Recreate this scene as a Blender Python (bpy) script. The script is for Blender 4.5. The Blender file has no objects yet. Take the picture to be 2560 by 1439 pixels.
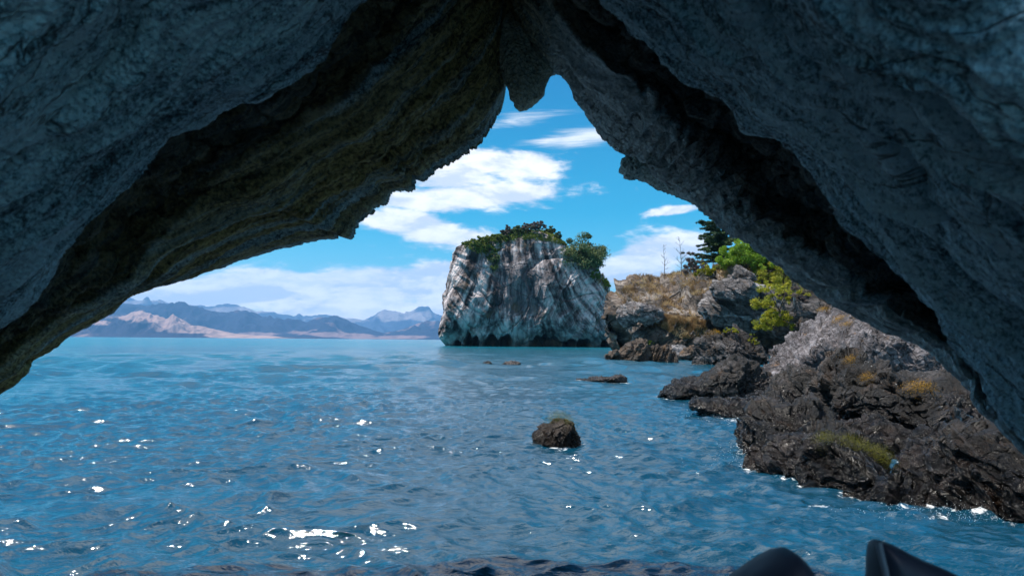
import bpy, math, random, time
import numpy as np
from mathutils import Matrix, Vector
from mathutils.bvhtree import BVHTree
from mathutils.kdtree import KDTree

T0 = time.time()
rng = np.random.default_rng(7)
random.seed(7)
SC = bpy.context.scene
COL = SC.collection

# ------------------------------------------------------------------ camera
W, H, F = 2560.0, 1439.0, 1707.0
EYE = np.array([0.0, 0.0, 1.5])
PITCH, ROLL = math.radians(4.36), math.radians(0.45)
_f = np.array([0, math.cos(PITCH), math.sin(PITCH)])
_u = np.array([0, -math.sin(PITCH), math.cos(PITCH)])
_r = np.array([1.0, 0, 0])
RIGHT = _r * math.cos(ROLL) + _u * math.sin(ROLL)
UP = -_r * math.sin(ROLL) + _u * math.cos(ROLL)
FWD = _f


def unproj(px, py, Y):
    """point of the world plane y = Y seen at a place of the photograph (2560 x 1439)"""
    px, py, Y = np.broadcast_arrays(np.asarray(px, float), np.asarray(py, float), np.asarray(Y, float))
    d = (px[..., None] - W / 2) / F * RIGHT - (py[..., None] - H / 2) / F * UP + FWD
    return EYE + d * (Y / d[..., 1])[..., None]


def proj(P):
    d = P - EYE
    z = d @ FWD
    return W / 2 + F * (d @ RIGHT) / z, H / 2 - F * (d @ UP) / z


def water_pt(px, py):
    d = (px - W / 2) / F * RIGHT - (py - H / 2) / F * UP + FWD
    return EYE + d * (-EYE[2] / d[2])


cam = bpy.data.cameras.new("camera")
cam_o = bpy.data.objects.new("camera", cam)
COL.objects.link(cam_o)
M = Matrix.Identity(4)
for i in range(3):
    M[i][0], M[i][1], M[i][2], M[i][3] = RIGHT[i], UP[i], -FWD[i], EYE[i]
cam_o.matrix_world = M
cam.sensor_width = 36
cam.lens = F / W * 36
cam.clip_start, cam.clip_end = 0.05, 90000
cam.dof.use_dof = True
cam.dof.focus_distance = 45
cam.dof.aperture_fstop = 4.0
SC.camera = cam_o

# ------------------------------------------------------------------ noise
_pr = np.random.default_rng(11)
_PERM = np.concatenate([_pr.permutation(256)] * 3)
_G = _pr.normal(size=(256, 3))
_G /= np.linalg.norm(_G, axis=1)[:, None]


def noise(P, seed=0):
    P = np.asarray(P, float) + seed * np.array([17.31, 5.77, 9.13])
    I = np.floor(P).astype(np.int64)
    f = P - I
    I &= 255
    u = f * f * f * (f * (f * 6 - 15) + 10)
    out = 0
    for dx in (0, 1):
        wx = u[:, 0] if dx else 1 - u[:, 0]
        a = _PERM[I[:, 0] + dx]
        for dy in (0, 1):
            wy = u[:, 1] if dy else 1 - u[:, 1]
            b = _PERM[a + I[:, 1] + dy]
            for dz in (0, 1):
                wz = u[:, 2] if dz else 1 - u[:, 2]
                g = _G[_PERM[b + I[:, 2] + dz]]
                out = out + wx * wy * wz * (g[:, 0] * (f[:, 0] - dx) + g[:, 1] * (f[:, 1] - dy) + g[:, 2] * (f[:, 2] - dz))
    return out * 1.5


def fbm(P, octv=4, seed=0, gain=0.5, lac=2.03):
    a, s, out = 1.0, 1.0, 0
    for o in range(octv):
        out = out + a * noise(P * s, seed + o)
        a *= gain
        s *= lac
    return out


def ridged(P, octv=4, seed=0, gain=0.5):
    a, s, out = 1.0, 1.0, 0
    for o in range(octv):
        out = out + a * (1 - 2.2 * np.abs(noise(P * s, seed + o)))
        a *= gain
        s *= 2.05
    return out


def sstep(a, b, x):
    t = np.clip((x - a) / (b - a), 0, 1)
    return t * t * (3 - 2 * t)


# ------------------------------------------------------------------ mesh helpers
def mesh_np(name, V, Q, mat=None, parent=None, origin=None, smooth=True, attrs=None, uv=None):
    """one mesh object from arrays; Q is (n,4) or (n,3)"""
    V = np.asarray(V, float)
    Q = np.asarray(Q, np.int32)
    if origin is None:
        origin = np.zeros(3)
    origin = np.asarray(origin, float)
    me = bpy.data.meshes.new(name)
    k = Q.shape[1]
    me.vertices.add(len(V))
    me.vertices.foreach_set("co", (V - origin).astype(np.float32).ravel())
    me.loops.add(Q.size)
    me.loops.foreach_set("vertex_index", Q.ravel())
    me.polygons.add(len(Q))
    me.polygons.foreach_set("loop_start", np.arange(0, Q.size, k, dtype=np.int32))
    me.polygons.foreach_set("use_smooth", np.full(len(Q), smooth, bool))
    me.update(calc_edges=True)
    for nm, a in (attrs or {}).items():
        at = me.attributes.new(nm, 'FLOAT', 'POINT')
        at.data.foreach_set("value", np.asarray(a, np.float32))
    if uv is not None:
        l = me.uv_layers.new(name="uv")
        l.data.foreach_set("uv", uv[Q.ravel()].astype(np.float32).ravel())
    o = bpy.data.objects.new(name, me)
    COL.objects.link(o)
    if mat:
        me.materials.append(mat)
    if parent is not None:
        o.parent = parent
        o.location = Vector(origin) - parent.location
    else:
        o.location = Vector(origin)
    return o


def tag(o, label=None, cat=None, group=None, kind=None):
    if label: o["label"] = label
    if cat: o["category"] = cat
    if group: o["group"] = group
    if kind: o["kind"] = kind
    return o


def empty(name, loc):
    o = bpy.data.objects.new(name, None)
    COL.objects.link(o)
    o.location = Vector(loc)
    return o


def grid_faces(nu, nv, wrap_u=False):
    """vertices indexed v*nu+u"""
    u = np.arange(nu if wrap_u else nu - 1)
    v = np.arange(nv - 1)
    U, Vv = np.meshgrid(u, v)
    U2 = (U + 1) % nu
    return np.stack([Vv * nu + U, Vv * nu + U2, (Vv + 1) * nu + U2, (Vv + 1) * nu + U], -1).reshape(-1, 4)


def grid_normals(P, wrap_u=False):
    """P (nv,nu,3)"""
    if wrap_u:
        du = np.roll(P, -1, 1) - np.roll(P, 1, 1)
    else:
        du = np.gradient(P, axis=1)
    dv = np.gradient(P, axis=0)
    n = np.cross(du, dv)
    L = np.linalg.norm(n, axis=2, keepdims=True)
    return n / np.maximum(L, 1e-9)


# ------------------------------------------------------------------ node helpers
class G:
    def __init__(s, name):
        s.m = bpy.data.materials.new(name)
        s.m.use_nodes = True
        s.nt = s.m.node_tree
        s.bsdf = s.nt.nodes["Principled BSDF"]
        s.out = s.nt.nodes["Material Output"]

    def n(s, t, ins=None, **props):
        nd = s.nt.nodes.new(t)
        for k, v in props.items():
            setattr(nd, k, v)
        for k, v in (ins or {}).items():
            s.set(nd.inputs[k], v)
        return nd

    def set(s, sock, v):
        if isinstance(v, bpy.types.NodeSocket):
            s.nt.links.new(v, sock)
        else:
            if hasattr(sock.default_value, '__len__') and not hasattr(v, '__len__'):
                v = (v,) * len(sock.default_value)
            if hasattr(v, '__len__') and len(v) == 3 and len(sock.default_value) == 4:
                v = (*v, 1)
            sock.default_value = v

    def math(s, op, a, b=0.0, c=None, clamp=False):
        nd = s.n('ShaderNodeMath', {0: a, 1: b}, operation=op, use_clamp=clamp)
        if c is not None: s.set(nd.inputs[2], c)
        return nd.outputs[0]

    def vmath(s, op, a, b=(0, 0, 0)):
        return s.n('ShaderNodeVectorMath', {0: a, 1: b}, operation=op).outputs[0]

    def noise(s, vec, scale, detail=4, rough=0.55, dist=0.0, typ='FBM'):
        return s.n('ShaderNodeTexNoise', {'Vector': vec, 'Scale': scale, 'Detail': detail, 'Roughness': rough, 'Distortion': dist}).outputs['Fac']

    def vor(s, vec, scale, feature='F1', rnd=1.0):
        return s.n('ShaderNodeTexVoronoi', {'Vector': vec, 'Scale': scale, 'Randomness': rnd}, feature=feature).outputs['Distance']

    def ramp(s, fac, stops, interp='LINEAR'):
        nd = s.n('ShaderNodeValToRGB', {'Fac': fac})
        cr = nd.color_ramp
        cr.interpolation = interp
        while len(cr.elements) < len(stops): cr.elements.new(0.5)
        for e, (p, c) in zip(cr.elements, stops):
            e.position = p
            e.color = (*c, 1) if hasattr(c, '__len__') else (c, c, c, 1)
        return nd.outputs['Color']

    def mix(s, fac, a, b, mode='MIX'):
        nd = s.n('ShaderNodeMix', data_type='RGBA', blend_type=mode)
        s.set(nd.inputs[0], fac); s.set(nd.inputs[6], a); s.set(nd.inputs[7], b)
        return nd.outputs[2]

    def maprange(s, v, a, b, c=0.0, d=1.0, smooth=False):
        nd = s.n('ShaderNodeMapRange', {'Value': v, 'From Min': a, 'From Max': b, 'To Min': c, 'To Max': d})
        if smooth: nd.interpolation_type = 'SMOOTHSTEP'
        return nd.outputs[0]

    def pos(s): return s.n('ShaderNodeNewGeometry').outputs['Position']

    def attr(s, nm): return s.n('ShaderNodeAttribute', attribute_name=nm).outputs['Fac']

    def mapping(s, vec, scale=(1, 1, 1), rot=(0, 0, 0), loc=(0, 0, 0)):
        return s.n('ShaderNodeMapping', {'Vector': vec, 'Scale': scale, 'Rotation': rot, 'Location': loc}).outputs[0]

    def bump(s, h, strength, dist, normal=None):
        nd = s.n('ShaderNodeBump', {'Height': h, 'Strength': strength, 'Distance': dist})
        if normal is not None: s.set(nd.inputs['Normal'], normal)
        return nd.outputs[0]

    def fin(s, **kw):
        for k, v in kw.items():
            s.set(s.bsdf.inputs[k.replace('_', ' ')], v)
        return s.m


def rock_mat(name, dark, mid, light, size, bump=0.6, streak=None, rust=0.0, rustcol=(0.20, 0.11, 0.05), wet=0.0, spec=0.35, lichen=0.0,
             light_amt=0.5, strata=None, gloss=0.0):
    """weathered stone; size = metres of the larger mottling; streak = (scale xyz, rotation)"""
    g = G(name)
    p = g.pos()
    k = 1.0 / size
    big = g.noise(p, k * 0.6, 6, 0.62, 0.6)
    fine = g.noise(p, k * 5, 6, 0.65, 0.2)
    col = g.ramp(g.math('ADD', g.math('MULTIPLY', big, 0.65), g.math('MULTIPLY', fine, 0.35)),
                 [(0.34, dark), (0.5, mid), (0.50 + 0.22 * (1.2 - light_amt), light)])
    h = g.math('ADD', g.math('MULTIPLY', fine, 0.6), g.math('MULTIPLY', g.noise(p, k * 18, 5, 0.7), 0.35))
    # cracks
    wv = g.vmath('ADD', p, g.vmath('MULTIPLY', g.n('ShaderNodeTexNoise', {'Vector': p, 'Scale': k * 1.5, 'Detail': 3}).outputs['Color'], (size * .6,) * 3))
    cr = g.vor(wv, k * 1.6, 'DISTANCE_TO_EDGE')
    crm = g.maprange(cr, 0.0, 0.05, 0, 1, True)
    col = g.mix(g.math('MULTIPLY', g.math('SUBTRACT', 1.0, crm), 0.75), col, tuple(c * .5 for c in dark))
    h = g.math('ADD', h, g.math('MULTIPLY', crm, 0.25))
    if streak:
        sv = g.mapping(g.vmath('ADD', p, g.vmath('MULTIPLY', g.n('ShaderNodeTexNoise', {'Vector': p, 'Scale': k * .35, 'Detail': 3}).outputs['Color'], (size * 1.6,) * 3)), streak[0], streak[1])
        st = g.noise(sv, k, 7, 0.66)
        col = g.mix(g.maprange(st, 0.45, 0.62, 0, 0.85, True), col, dark)
        st2 = g.noise(g.vmath('ADD', sv, (31, 7, 3)), k * 1.3, 7, 0.66)
        col = g.mix(g.maprange(st2, 0.52, 0.66, 0, 0.8, True), col, light)
        h = g.math('ADD', h, g.math('MULTIPLY', st, 0.9))
    if rust:
        rn = g.noise(g.vmath('ADD', p, (9, 3, 5)), k * 1.4, 7, 0.7)
        col = g.mix(g.maprange(rn, 0.62 - 0.22 * rust, 0.76 - 0.16 * rust, 0, 0.8, True), col, rustcol)
    if lichen:
        ln = g.noise(g.vmath('ADD', p, (2, 13, 5)), k * 7, 5, 0.75)
        col = g.mix(g.maprange(ln, 0.66 - 0.1 * lichen, 0.70 - 0.1 * lichen, 0, 0.75), col, (0.50, 0.50, 0.50))
    rough = g.maprange(fine, 0.3, 0.7, 0.62 - gloss, 0.9 - gloss * .8)
    if wet:
        z = g.n('ShaderNodeSeparateXYZ', {0: p}).outputs[2]
        zz = g.math('ADD', z, g.math('MULTIPLY', g.math('SUBTRACT', big, 0.5), -wet))
        wm = g.maprange(zz, wet * 1.1, wet * 0.3, 0, 1, True)
        col = g.mix(g.math('MULTIPLY', wm, 0.75), col, g.mix(1.0, col, (0.30, 0.27, 0.25), 'MULTIPLY'))
        rough = g.math('SUBTRACT', rough, g.math('MULTIPLY', wm, 0.45))
    return g.fin(Base_Color=col, Roughness=rough, Specular_IOR_Level=spec, Normal=g.bump(h, bump, size * 0.26))


def leaf_mat(name, c1, c2, c3=None, trans=0.35):
    g = G(name)
    a = g.attr('tint')
    stops = [(0.0, c1), (0.6, c2)] + ([(1.0, c3)] if c3 else [])
    col = g.ramp(a, stops)
    g.fin(Base_Color=col, Roughness=0.55, Specular_IOR_Level=0.3)
    tr = g.n('ShaderNodeBsdfTranslucent', {'Color': col})
    mx = g.n('ShaderNodeMixShader', {0: trans})
    g.nt.links.new(g.bsdf.outputs[0], mx.inputs[1])
    g.nt.links.new(tr.outputs[0], mx.inputs[2])
    g.nt.links.new(mx.outputs[0], g.out.inputs['Surface'])
    return g.m


def plain_mat(name, c, rough=0.8, var=0.4, scale=6, spec=0.3):
    g = G(name)
    n = g.noise(g.pos(), scale, 5, 0.6)
    col = g.ramp(n, [(0.3, tuple(x * (1 - var) for x in c)), (0.7, tuple(min(1, x * (1 + var)) for x in c))])
    return g.fin(Base_Color=col, Roughness=rough, Specular_IOR_Level=spec, Normal=g.bump(n, 0.4, 0.02))


# ------------------------------------------------------------------ rocks
ROCKS = {}


def rock(name, outline, Y, depth, center, nu, nv, disp, mat, n=2.4, back=None, tilt=0.0, parent=None, zmin=-1.2, lean=0.0):
    """closed boulder: its outline stands at distance Y (number or function of px), with real thickness `depth`
    towards and `back` away from the viewer, then roughened by disp(P, N, t)"""
    pts = np.array(outline, float)
    Yf = Y if callable(Y) else (lambda x: np.full_like(np.asarray(x, float), Y))
    O3 = unproj(pts[:, 0], pts[:, 1], Yf(pts[:, 0]))
    C3 = unproj(center[0], center[1], Yf(np.array([center[0]]))[0])
    ang = np.arctan2(-(pts[:, 1] - center[1]), pts[:, 0] - center[0])
    o = np.argsort(ang)
    a = np.concatenate([ang[o] - 2 * np.pi, ang[o], ang[o] + 2 * np.pi])
    D3 = np.concatenate([O3[o] - C3] * 3)
    # equal steps of outline length
    th0 = np.linspace(-np.pi, np.pi, 4000)
    dd = np.stack([np.interp(th0, a, D3[:, k]) for k in range(3)], -1)
    L = np.concatenate([[0], np.cumsum(np.linalg.norm(np.diff(dd, axis=0), axis=1))])
    th = np.interp(np.linspace(0, L[-1], nu + 1)[:-1], L, th0)
    D = np.stack([np.interp(th, a, D3[:, k]) for k in range(3)], -1)
    D = (D * 2 + np.roll(D, 1, 0) + np.roll(D, -1, 0)) / 4
    s = np.linspace(-1, 1, nv)
    s = np.sign(s) * np.abs(s) ** 1.0
    psi = s * np.pi / 2
    rho = np.abs(np.cos(psi)) ** (2 / n)
    t = np.sign(psi) * np.abs(np.sin(psi)) ** (2 / n)
    # even out: resample along the profile by length
    prof = np.stack([rho * np.linalg.norm(D, axis=1).mean(), t * depth], -1)
    fine = np.linspace(-np.pi / 2, np.pi / 2, 3000)
    fr = np.abs(np.cos(fine)) ** (2 / n)
    ft = np.sign(fine) * np.abs(np.sin(fine)) ** (2 / n)
    fl = np.concatenate([[0], np.cumsum(np.hypot(np.diff(fr) * np.linalg.norm(D, axis=1).mean(), np.diff(ft) * depth))])
    w = np.linspace(0, 1, nv)
    w = w - 0.10 * np.sin(2 * np.pi * w) / (2 * np.pi) * 2
    tgt = w * fl[-1]
    rho = np.interp(tgt, fl, fr)
    t = np.interp(tgt, fl, ft)
    nvec = np.array([math.sin(tilt), math.cos(tilt), 0.0])
    bk = depth if back is None else back
    tt = np.where(t < 0, t * depth, t * bk)
    P = C3 + rho[:, None, None] * D[None] + tt[:, None, None] * (nvec + np.array([0, 0, lean]))[None, None]
    N = grid_normals(P, True)
    if np.mean(np.sum(N * (P - P.mean((0, 1))), 2)) < 0: N = -N
    N[0] = -nvec
    N[-1] = nvec
    # blur normals near the poles so the tip does not tear
    Pf = P.reshape(-1, 3)
    Nf = N.reshape(-1, 3)
    Pn = disp(Pf, Nf).reshape(P.shape)
    Pn[0] = Pn[0].mean(0)
    Pn[-1] = Pn[-1].mean(0)
    V = Pn.reshape(-1, 3)
    V[:, 2] = np.maximum(V[:, 2], zmin)
    Q = grid_faces(nu, nv, True)
    base = np.array([C3[0], C3[1], max(0.0, V[:, 2].min())])
    ob = mesh_np(name, V, Q, mat, parent, base)
    ROCKS[ob.name] = (V, Q, ob)
    return ob


def cuts(P, C, rad, K, seed, lo=0.72, hi=0.98):
    """clip by random planes: broken, faceted faces"""
    r = np.random.default_rng(seed)
    P = P.copy()
    for k in range(K):
        n = r.normal(size=3); n /= np.linalg.norm(n)
        ext = np.sqrt(((n * rad) ** 2).sum())
        d = (P - C) @ n - ext * r.uniform(lo, hi)
        m = d > 0
        P[m] -= (d[m] * 0.92)[:, None] * n
    return P


def facet(P, seed, tilt=.9):
    """broken-stone relief: every random cell is a chip with its own tilt and height"""
    B = np.floor(P - 0.5).astype(np.int64)
    best = np.full(len(P), 1e9)
    out = np.zeros(len(P))
    for dx in (0, 1):
        for dy in (0, 1):
            for dz in (0, 1):
                c = B + np.array([dx, dy, dz])
                hsh = _PERM[_PERM[_PERM[(c[:, 0] + seed) & 255] + (c[:, 1] & 255)] + (c[:, 2] & 255)]
                off = _G[hsh] * .42 + .5
                v = P - (c + off)
                d2 = (v * v).sum(1)
                g2 = _G[(hsh + 77) & 255]
                val = (v * g2).sum(1) * tilt + (hsh / 255. - .5) * .5
                m = d2 < best
                best[m] = d2[m]
                out[m] = val[m]
    return out


def crag_disp(amp, scale, seed, K=26, strata=None, crack=0.5, fine=0.35, lo=.74):
    def f(P, N):
        C = (P.max(0) + P.min(0)) / 2
        rad = (P.max(0) - P.min(0)) / 2
        C[2] = P[:, 2].min() + .15 * rad[2]; rad[2] *= 1.85
        Q = cuts(P, C, rad, K, seed, lo + .02)
        nrm, freq, a = strata if strata is not None else ((.35, -.35, .85), 1.8, .35)
        nrm = np.array(nrm, float); nrm /= np.linalg.norm(nrm)
        t1 = np.cross(nrm, [0, 1, 0.2]); t1 /= np.linalg.norm(t1)
        t2 = np.cross(nrm, t1)
        B = np.stack([Q @ t1 * .62, Q @ t2 * .62, Q @ nrm * 1.5], -1) / scale      # chips lie along the beds
        X = Q / scale
        B = B + 0.16 * np.stack([fbm(X * 1.4, 3, seed + 50 + i) for i in range(3)], -1)
        d = 0.9 * fbm(X * 0.55, 3, seed)
        d += 1.10 * facet(B * .8, seed) + 0.68 * facet(B * 1.9 + 3.1, seed + 7) + .30 * facet(B * 4.3 + 1.7, seed + 8)
        d += fine * .7 * (.16 * facet(B * 9.1 + 5.2, seed + 9) + .10 * fbm(X * 9, 3, seed + 9))
        cn = np.abs(noise(B * 1.1, seed + 31))
        d -= crack * .45 * np.exp(-(cn / 0.035) ** 2)
        s = (Q @ nrm) * freq + 0.35 * fbm(X * 0.5, 3, seed + 40)
        l = s - np.floor(s)
        hsh = np.sin(np.floor(s) * 12.9898 + seed) * 43758.5453
        hsh = hsh - np.floor(hsh)
        d += a * ((hsh - .5) * 1.5 + 0.7 * (sstep(0, .10, l) - l))
        return Q + N * (d * amp)[:, None]
    return f


# ------------------------------------------------------------------ materials of the place
SZ = 0.49          # size of the arch: its rim stands about 4.6 m from the boat


def cave_mat():
    g = G("cave marble")
    uvn = g.n('ShaderNodeUVMap', uv_map="uv").outputs[0]
    p = g.vmath('MULTIPLY', g.pos(), (1 / SZ,) * 3)
    wob = g.vmath('MULTIPLY', g.n('ShaderNodeTexNoise', {'Vector': p, 'Scale': 0.7, 'Detail': 4}).outputs['Color'], (0.22, 0.07, 0))
    uvw = g.vmath('ADD', uvn, wob)
    st = g.noise(g.mapping(uvw, (0.25, 2.6, 1)), 1.0, 8, 0.62)          # strata running along the arch
    st2 = g.noise(g.mapping(uvw, (0.7, 7.0, 1), loc=(3, 9, 0)), 1.0, 8, 0.66)
    mott = g.noise(p, 17, 6, 0.68)
    big = g.noise(p, 0.8, 4, 0.6)
    gran = g.vor(g.vmath('ADD', p, g.vmath('MULTIPLY', wob, (0.1,) * 3)), 22, 'F1')
    f = g.math('ADD', g.math('ADD', g.math('MULTIPLY', st, 0.48), g.math('MULTIPLY', st2, 0.36)), g.math('ADD', g.math('MULTIPLY', mott, 0.24), g.math('ADD', g.math('MULTIPLY', gran, -0.13), g.math('MULTIPLY', g.math('SUBTRACT', g.noise(p, 45, 3, .7), .40), .42))))
    col = g.ramp(f, [(0.36, (0.028, 0.046, 0.054)), (0.43, (0.12, 0.235, 0.285)), (0.49, (0.31, 0.56, 0.65)), (0.56, (0.58, 0.86, 0.95))])
    recess_shade = g.attr('recess_shade')
    dn = g.math('ADD', recess_shade, g.math('MULTIPLY', g.math('SUBTRACT', big, 0.5), 0.7))
    col = g.mix(g.maprange(dn, 0.30, 0.80, 0, 0.84, True), col, (0.042, 0.042, 0.036))  # shade of the recess painted dark into the stone colour
    # ochre bands on the side by the lake
    och = g.attr('ochre')
    on = g.noise(g.mapping(uvw, (0.18, 3.4, 1), loc=(8, 2, 0)), 1.0, 6, 0.6)
    col = g.mix(g.math('MULTIPLY', g.maprange(on, 0.34, 0.52, 0.25, 1.0, True), och), col, g.mix(g.maprange(g.math('ADD', g.math('MULTIPLY', mott, .6), g.math('MULTIPLY', st2, .4)), .42, .56), (0.11, 0.092, 0.032), (0.56, 0.45, 0.17)))
    col = g.mix(g.math('MULTIPLY', g.attr('pale'), .9), col, g.mix(g.maprange(g.math('ADD', g.math('MULTIPLY', mott, .6), g.math('MULTIPLY', st2, .4)), .40, .58), (0.24, 0.34, 0.37), (0.78, 0.89, 0.90)))
    rn = g.noise(g.vmath('ADD', p, (4, 1, 2)), 3.2, 7, 0.72)
    col = g.mix(g.maprange(rn, 0.66, 0.76, 0, 0.45, True), col, (0.22, 0.13, 0.06))
    st3 = g.noise(g.mapping(uvw, (2.2, 26.0, 1), loc=(7, 1, 0)), 1.0, 6, 0.7)
    vein = g.math('ABSOLUTE', g.math('SUBTRACT', g.noise(g.mapping(uvw, (0.45, 2.4, 1), loc=(1, 4, 0)), 1.0, 5, 0.6), .5))
    vm = g.math('MULTIPLY', g.maprange(vein, 0, .014, 1, 0, True), g.maprange(big, .42, .55, 0, 1, True))
    col = g.mix(g.math('MULTIPLY', vm, .65), col, (.015, .019, .021))
    vein2 = g.math('ABSOLUTE', g.math('SUBTRACT', g.noise(g.mapping(uvw, (0.6, 2.0, 1), loc=(11, 6, 0)), 1.0, 6, 0.62), .5))
    lv = g.math('MULTIPLY', g.maprange(vein2, 0, .012, 1, 0, True), g.maprange(recess_shade, .3, .7, 0, .55))
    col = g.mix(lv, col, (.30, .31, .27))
    h = g.math('ADD', g.math('ADD', g.math('MULTIPLY', st2, 1.0), g.math('MULTIPLY', mott, 0.55)), g.math('ADD', g.math('MULTIPLY', st3, .5), g.math('MULTIPLY', vm, -.5)))
    scal = g.vor(g.vmath('ADD', p, g.vmath('MULTIPLY', wob, (0.15,) * 3)), 9, 'SMOOTH_F1')
    h = g.math('ADD', g.math('ADD', h, g.math('MULTIPLY', scal, 0.18)), g.math('MULTIPLY', gran, .40))
    return g.fin(Base_Color=col, Roughness=g.maprange(mott, .3, .7, .55, .85), Specular_IOR_Level=0.35, Normal=g.bump(h, 1.0, 0.085))


M_CAVE = cave_mat()
M_HEAD = rock_mat("headland rock", (0.042, 0.032, 0.026), (0.17, 0.13, 0.105), (0.46, 0.40, 0.36), 2.2, 0.9,
                  streak=((0.25, 0.25, 1.6), (0, 0.35, 0)), rust=0.5, rustcol=(0.19, 0.11, 0.055), light_amt=0.45)
M_CRAG = rock_mat("crag stone", (0.035, 0.031, 0.031), (0.15, 0.135, 0.135), (0.52, 0.48, 0.48), 1.6, 0.9,
                  streak=((0.25, 0.25, 1.8), (0, 0.45, 0)), rust=0.3, light_amt=0.6)
M_PALE = rock_mat("pale boulder stone", (0.025, 0.022, 0.023), (0.115, 0.102, 0.108), (0.31, 0.285, 0.30), 0.55, 1.0, rust=0.25, lichen=0.5, light_amt=0.7)
M_DARK = rock_mat("dark shore stone", (0.004, 0.0035, 0.003), (0.012, 0.009, 0.0078), (0.145, 0.125, 0.120), 0.45, 1.0, rust=0.4,
                  rustcol=(0.075, 0.040, 0.020), wet=0.85, spec=0.5, lichen=0.15, gloss=0.12, light_amt=0.35)
M_DARK2 = rock_mat("dark slab stone", (0.02, 0.018, 0.018), (0.07, 0.062, 0.06), (0.22, 0.20, 0.20), 1.0, 1.0, rust=0.4,
                   rustcol=(0.11, 0.065, 0.035), wet=0.4, light_amt=0.4, streak=((0.3, 0.3, 1.5), (0, -0.5, 0)))
M_BROWN = rock_mat("brown outcrop stone", (0.03, 0.022, 0.018), (0.12, 0.09, 0.07), (0.26, 0.21, 0.18), 1.1, 1.0, rust=0.5, wet=0.5, light_amt=0.45,
                   streak=((0.3, 0.3, 1.5), (0, 0.6, 0)))

# ------------------------------------------------------------------ the cave arch
PIV = (1330.0, 800.0)


def polar(pts):
    p = np.array(pts, float)
    a = np.degrees(np.arctan2(-(p[:, 1] - PIV[1]), p[:, 0] - PIV[0]))
    a[a < -60] += 360
    r = np.hypot(p[:, 0] - PIV[0], p[:, 1] - PIV[1])
    o = np.argsort(a)
    return a[o], r[o]


RIM = [(-420, 1160), (-150, 1040), (0, 975), (35, 955), (60, 930), (75, 892), (100, 880), (130, 868), (160, 842), (200, 820), (230, 800), (270, 784), (294, 762),
       (308, 735), (345, 716), (400, 702), (480, 686), (560, 664), (640, 636), (720, 615), (800, 598), (838, 584), (850, 596), (884, 598), (888, 575), (908, 548),
       (950, 513), (968, 512), (985, 482), (1010, 480), (1040, 477), (1038, 452), (1062, 450), (1085, 428), (1120, 410), (1155, 392), (1190, 368), (1215, 342), (1235, 310),
       (1252, 280), (1262, 245), (1265, 205), (1285, 185), (1320, 178), (1350, 182), (1372, 189), (1392, 187), (1415, 200), (1430, 224), (1441, 255), (1462, 280),
       (1480, 302), (1510, 345), (1542, 372), (1575, 392), (1620, 425), (1655, 452), (1690, 474), (1720, 498), (1760, 530), (1800, 558), (1850, 590),
       (1900, 620), (1940, 650), (2000, 702), (2060, 745), (2130, 782), (2200, 812), (2280, 842), (2330, 872), (2380, 922), (2440, 977),
       (2490, 1022), (2520, 1057), (2560, 1092), (2700, 1250), (2900, 1500)]
CB = [(-420, 1120), (-100, 985), (0, 930), (100, 840), (200, 770), (290, 725), (350, 688), (372, 640), (430, 580), (470, 540), (500, 495), (560, 450), (640, 395), (740, 330), (830, 285),
      (900, 235), (1000, 110), (1080, 0), (1150, -140), (1200, -320), (1222, -520), (1250, -520), (1285, -300), (1325, -120), (1385, 30), (1460, 130), (1530, 180), (1600, 222), (1700, 345), (1789, 433), (1855, 470), (1868, 520),
      (1925, 568), (1952, 563), (1962, 600), (1990, 632), (2035, 639), (2070, 672), (2133, 700), (2165, 745), (2247, 756), (2268, 810), (2335, 829), (2385, 870), (2430, 914), (2457, 935),
      (2468, 992), (2495, 1030), (2530, 1070), (2620, 1150), (2760, 1300), (2950, 1520)]
CC = [(-520, 1080), (-200, 900), (0, 800), (60, 710), (125, 605), (187, 531), (250, 452), (312, 400), (437, 312), (537, 239), (631, 215), (690, 165), (730, 122), (837, 19), (960, -130),
      (1080, -330), (1160, -560), (1215, -820), (1260, -820), (1310, -500), (1400, -220), (1480, -60), (1540, 15), (1600, 67), (1680, 125), (1744, 172), (1822, 203), (1911, 280), (1989, 335), (2060, 410), (2150, 560), (2240, 660), (2322, 735),
      (2405, 830), (2480, 930), (2545, 1040), (2640, 1120), (2800, 1290), (3000, 1520)]
CD = [(-900, 1000), (-300, 640), (0, 440), (170, 300), (330, 150), (500, -20), (700, -220), (950, -480), (1150, -800), (1220, -1020), (1270, -1020), (1400, -700), (1600, -330), (1867, 0), (2000, 118), (2061, 172), (2122, 233),
      (2256, 383), (2340, 500), (2460, 640), (2580, 770), (2700, 930), (2900, 1200), (3150, 1500)]
CE = [(-1700, 1000), (-800, 500), (-400, 100), (-100, -250), (300, -650), (800, -950), (1330, -1050), (1900, -700), (2300, -200), (2600, 150), (2800, 420), (3000, 700), (3200, 1000), (3500, 1500)]


def yprof(pts, phi):
    a = np.array(pts, float)
    return np.interp(phi, a[:, 0], a[:, 1])


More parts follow.
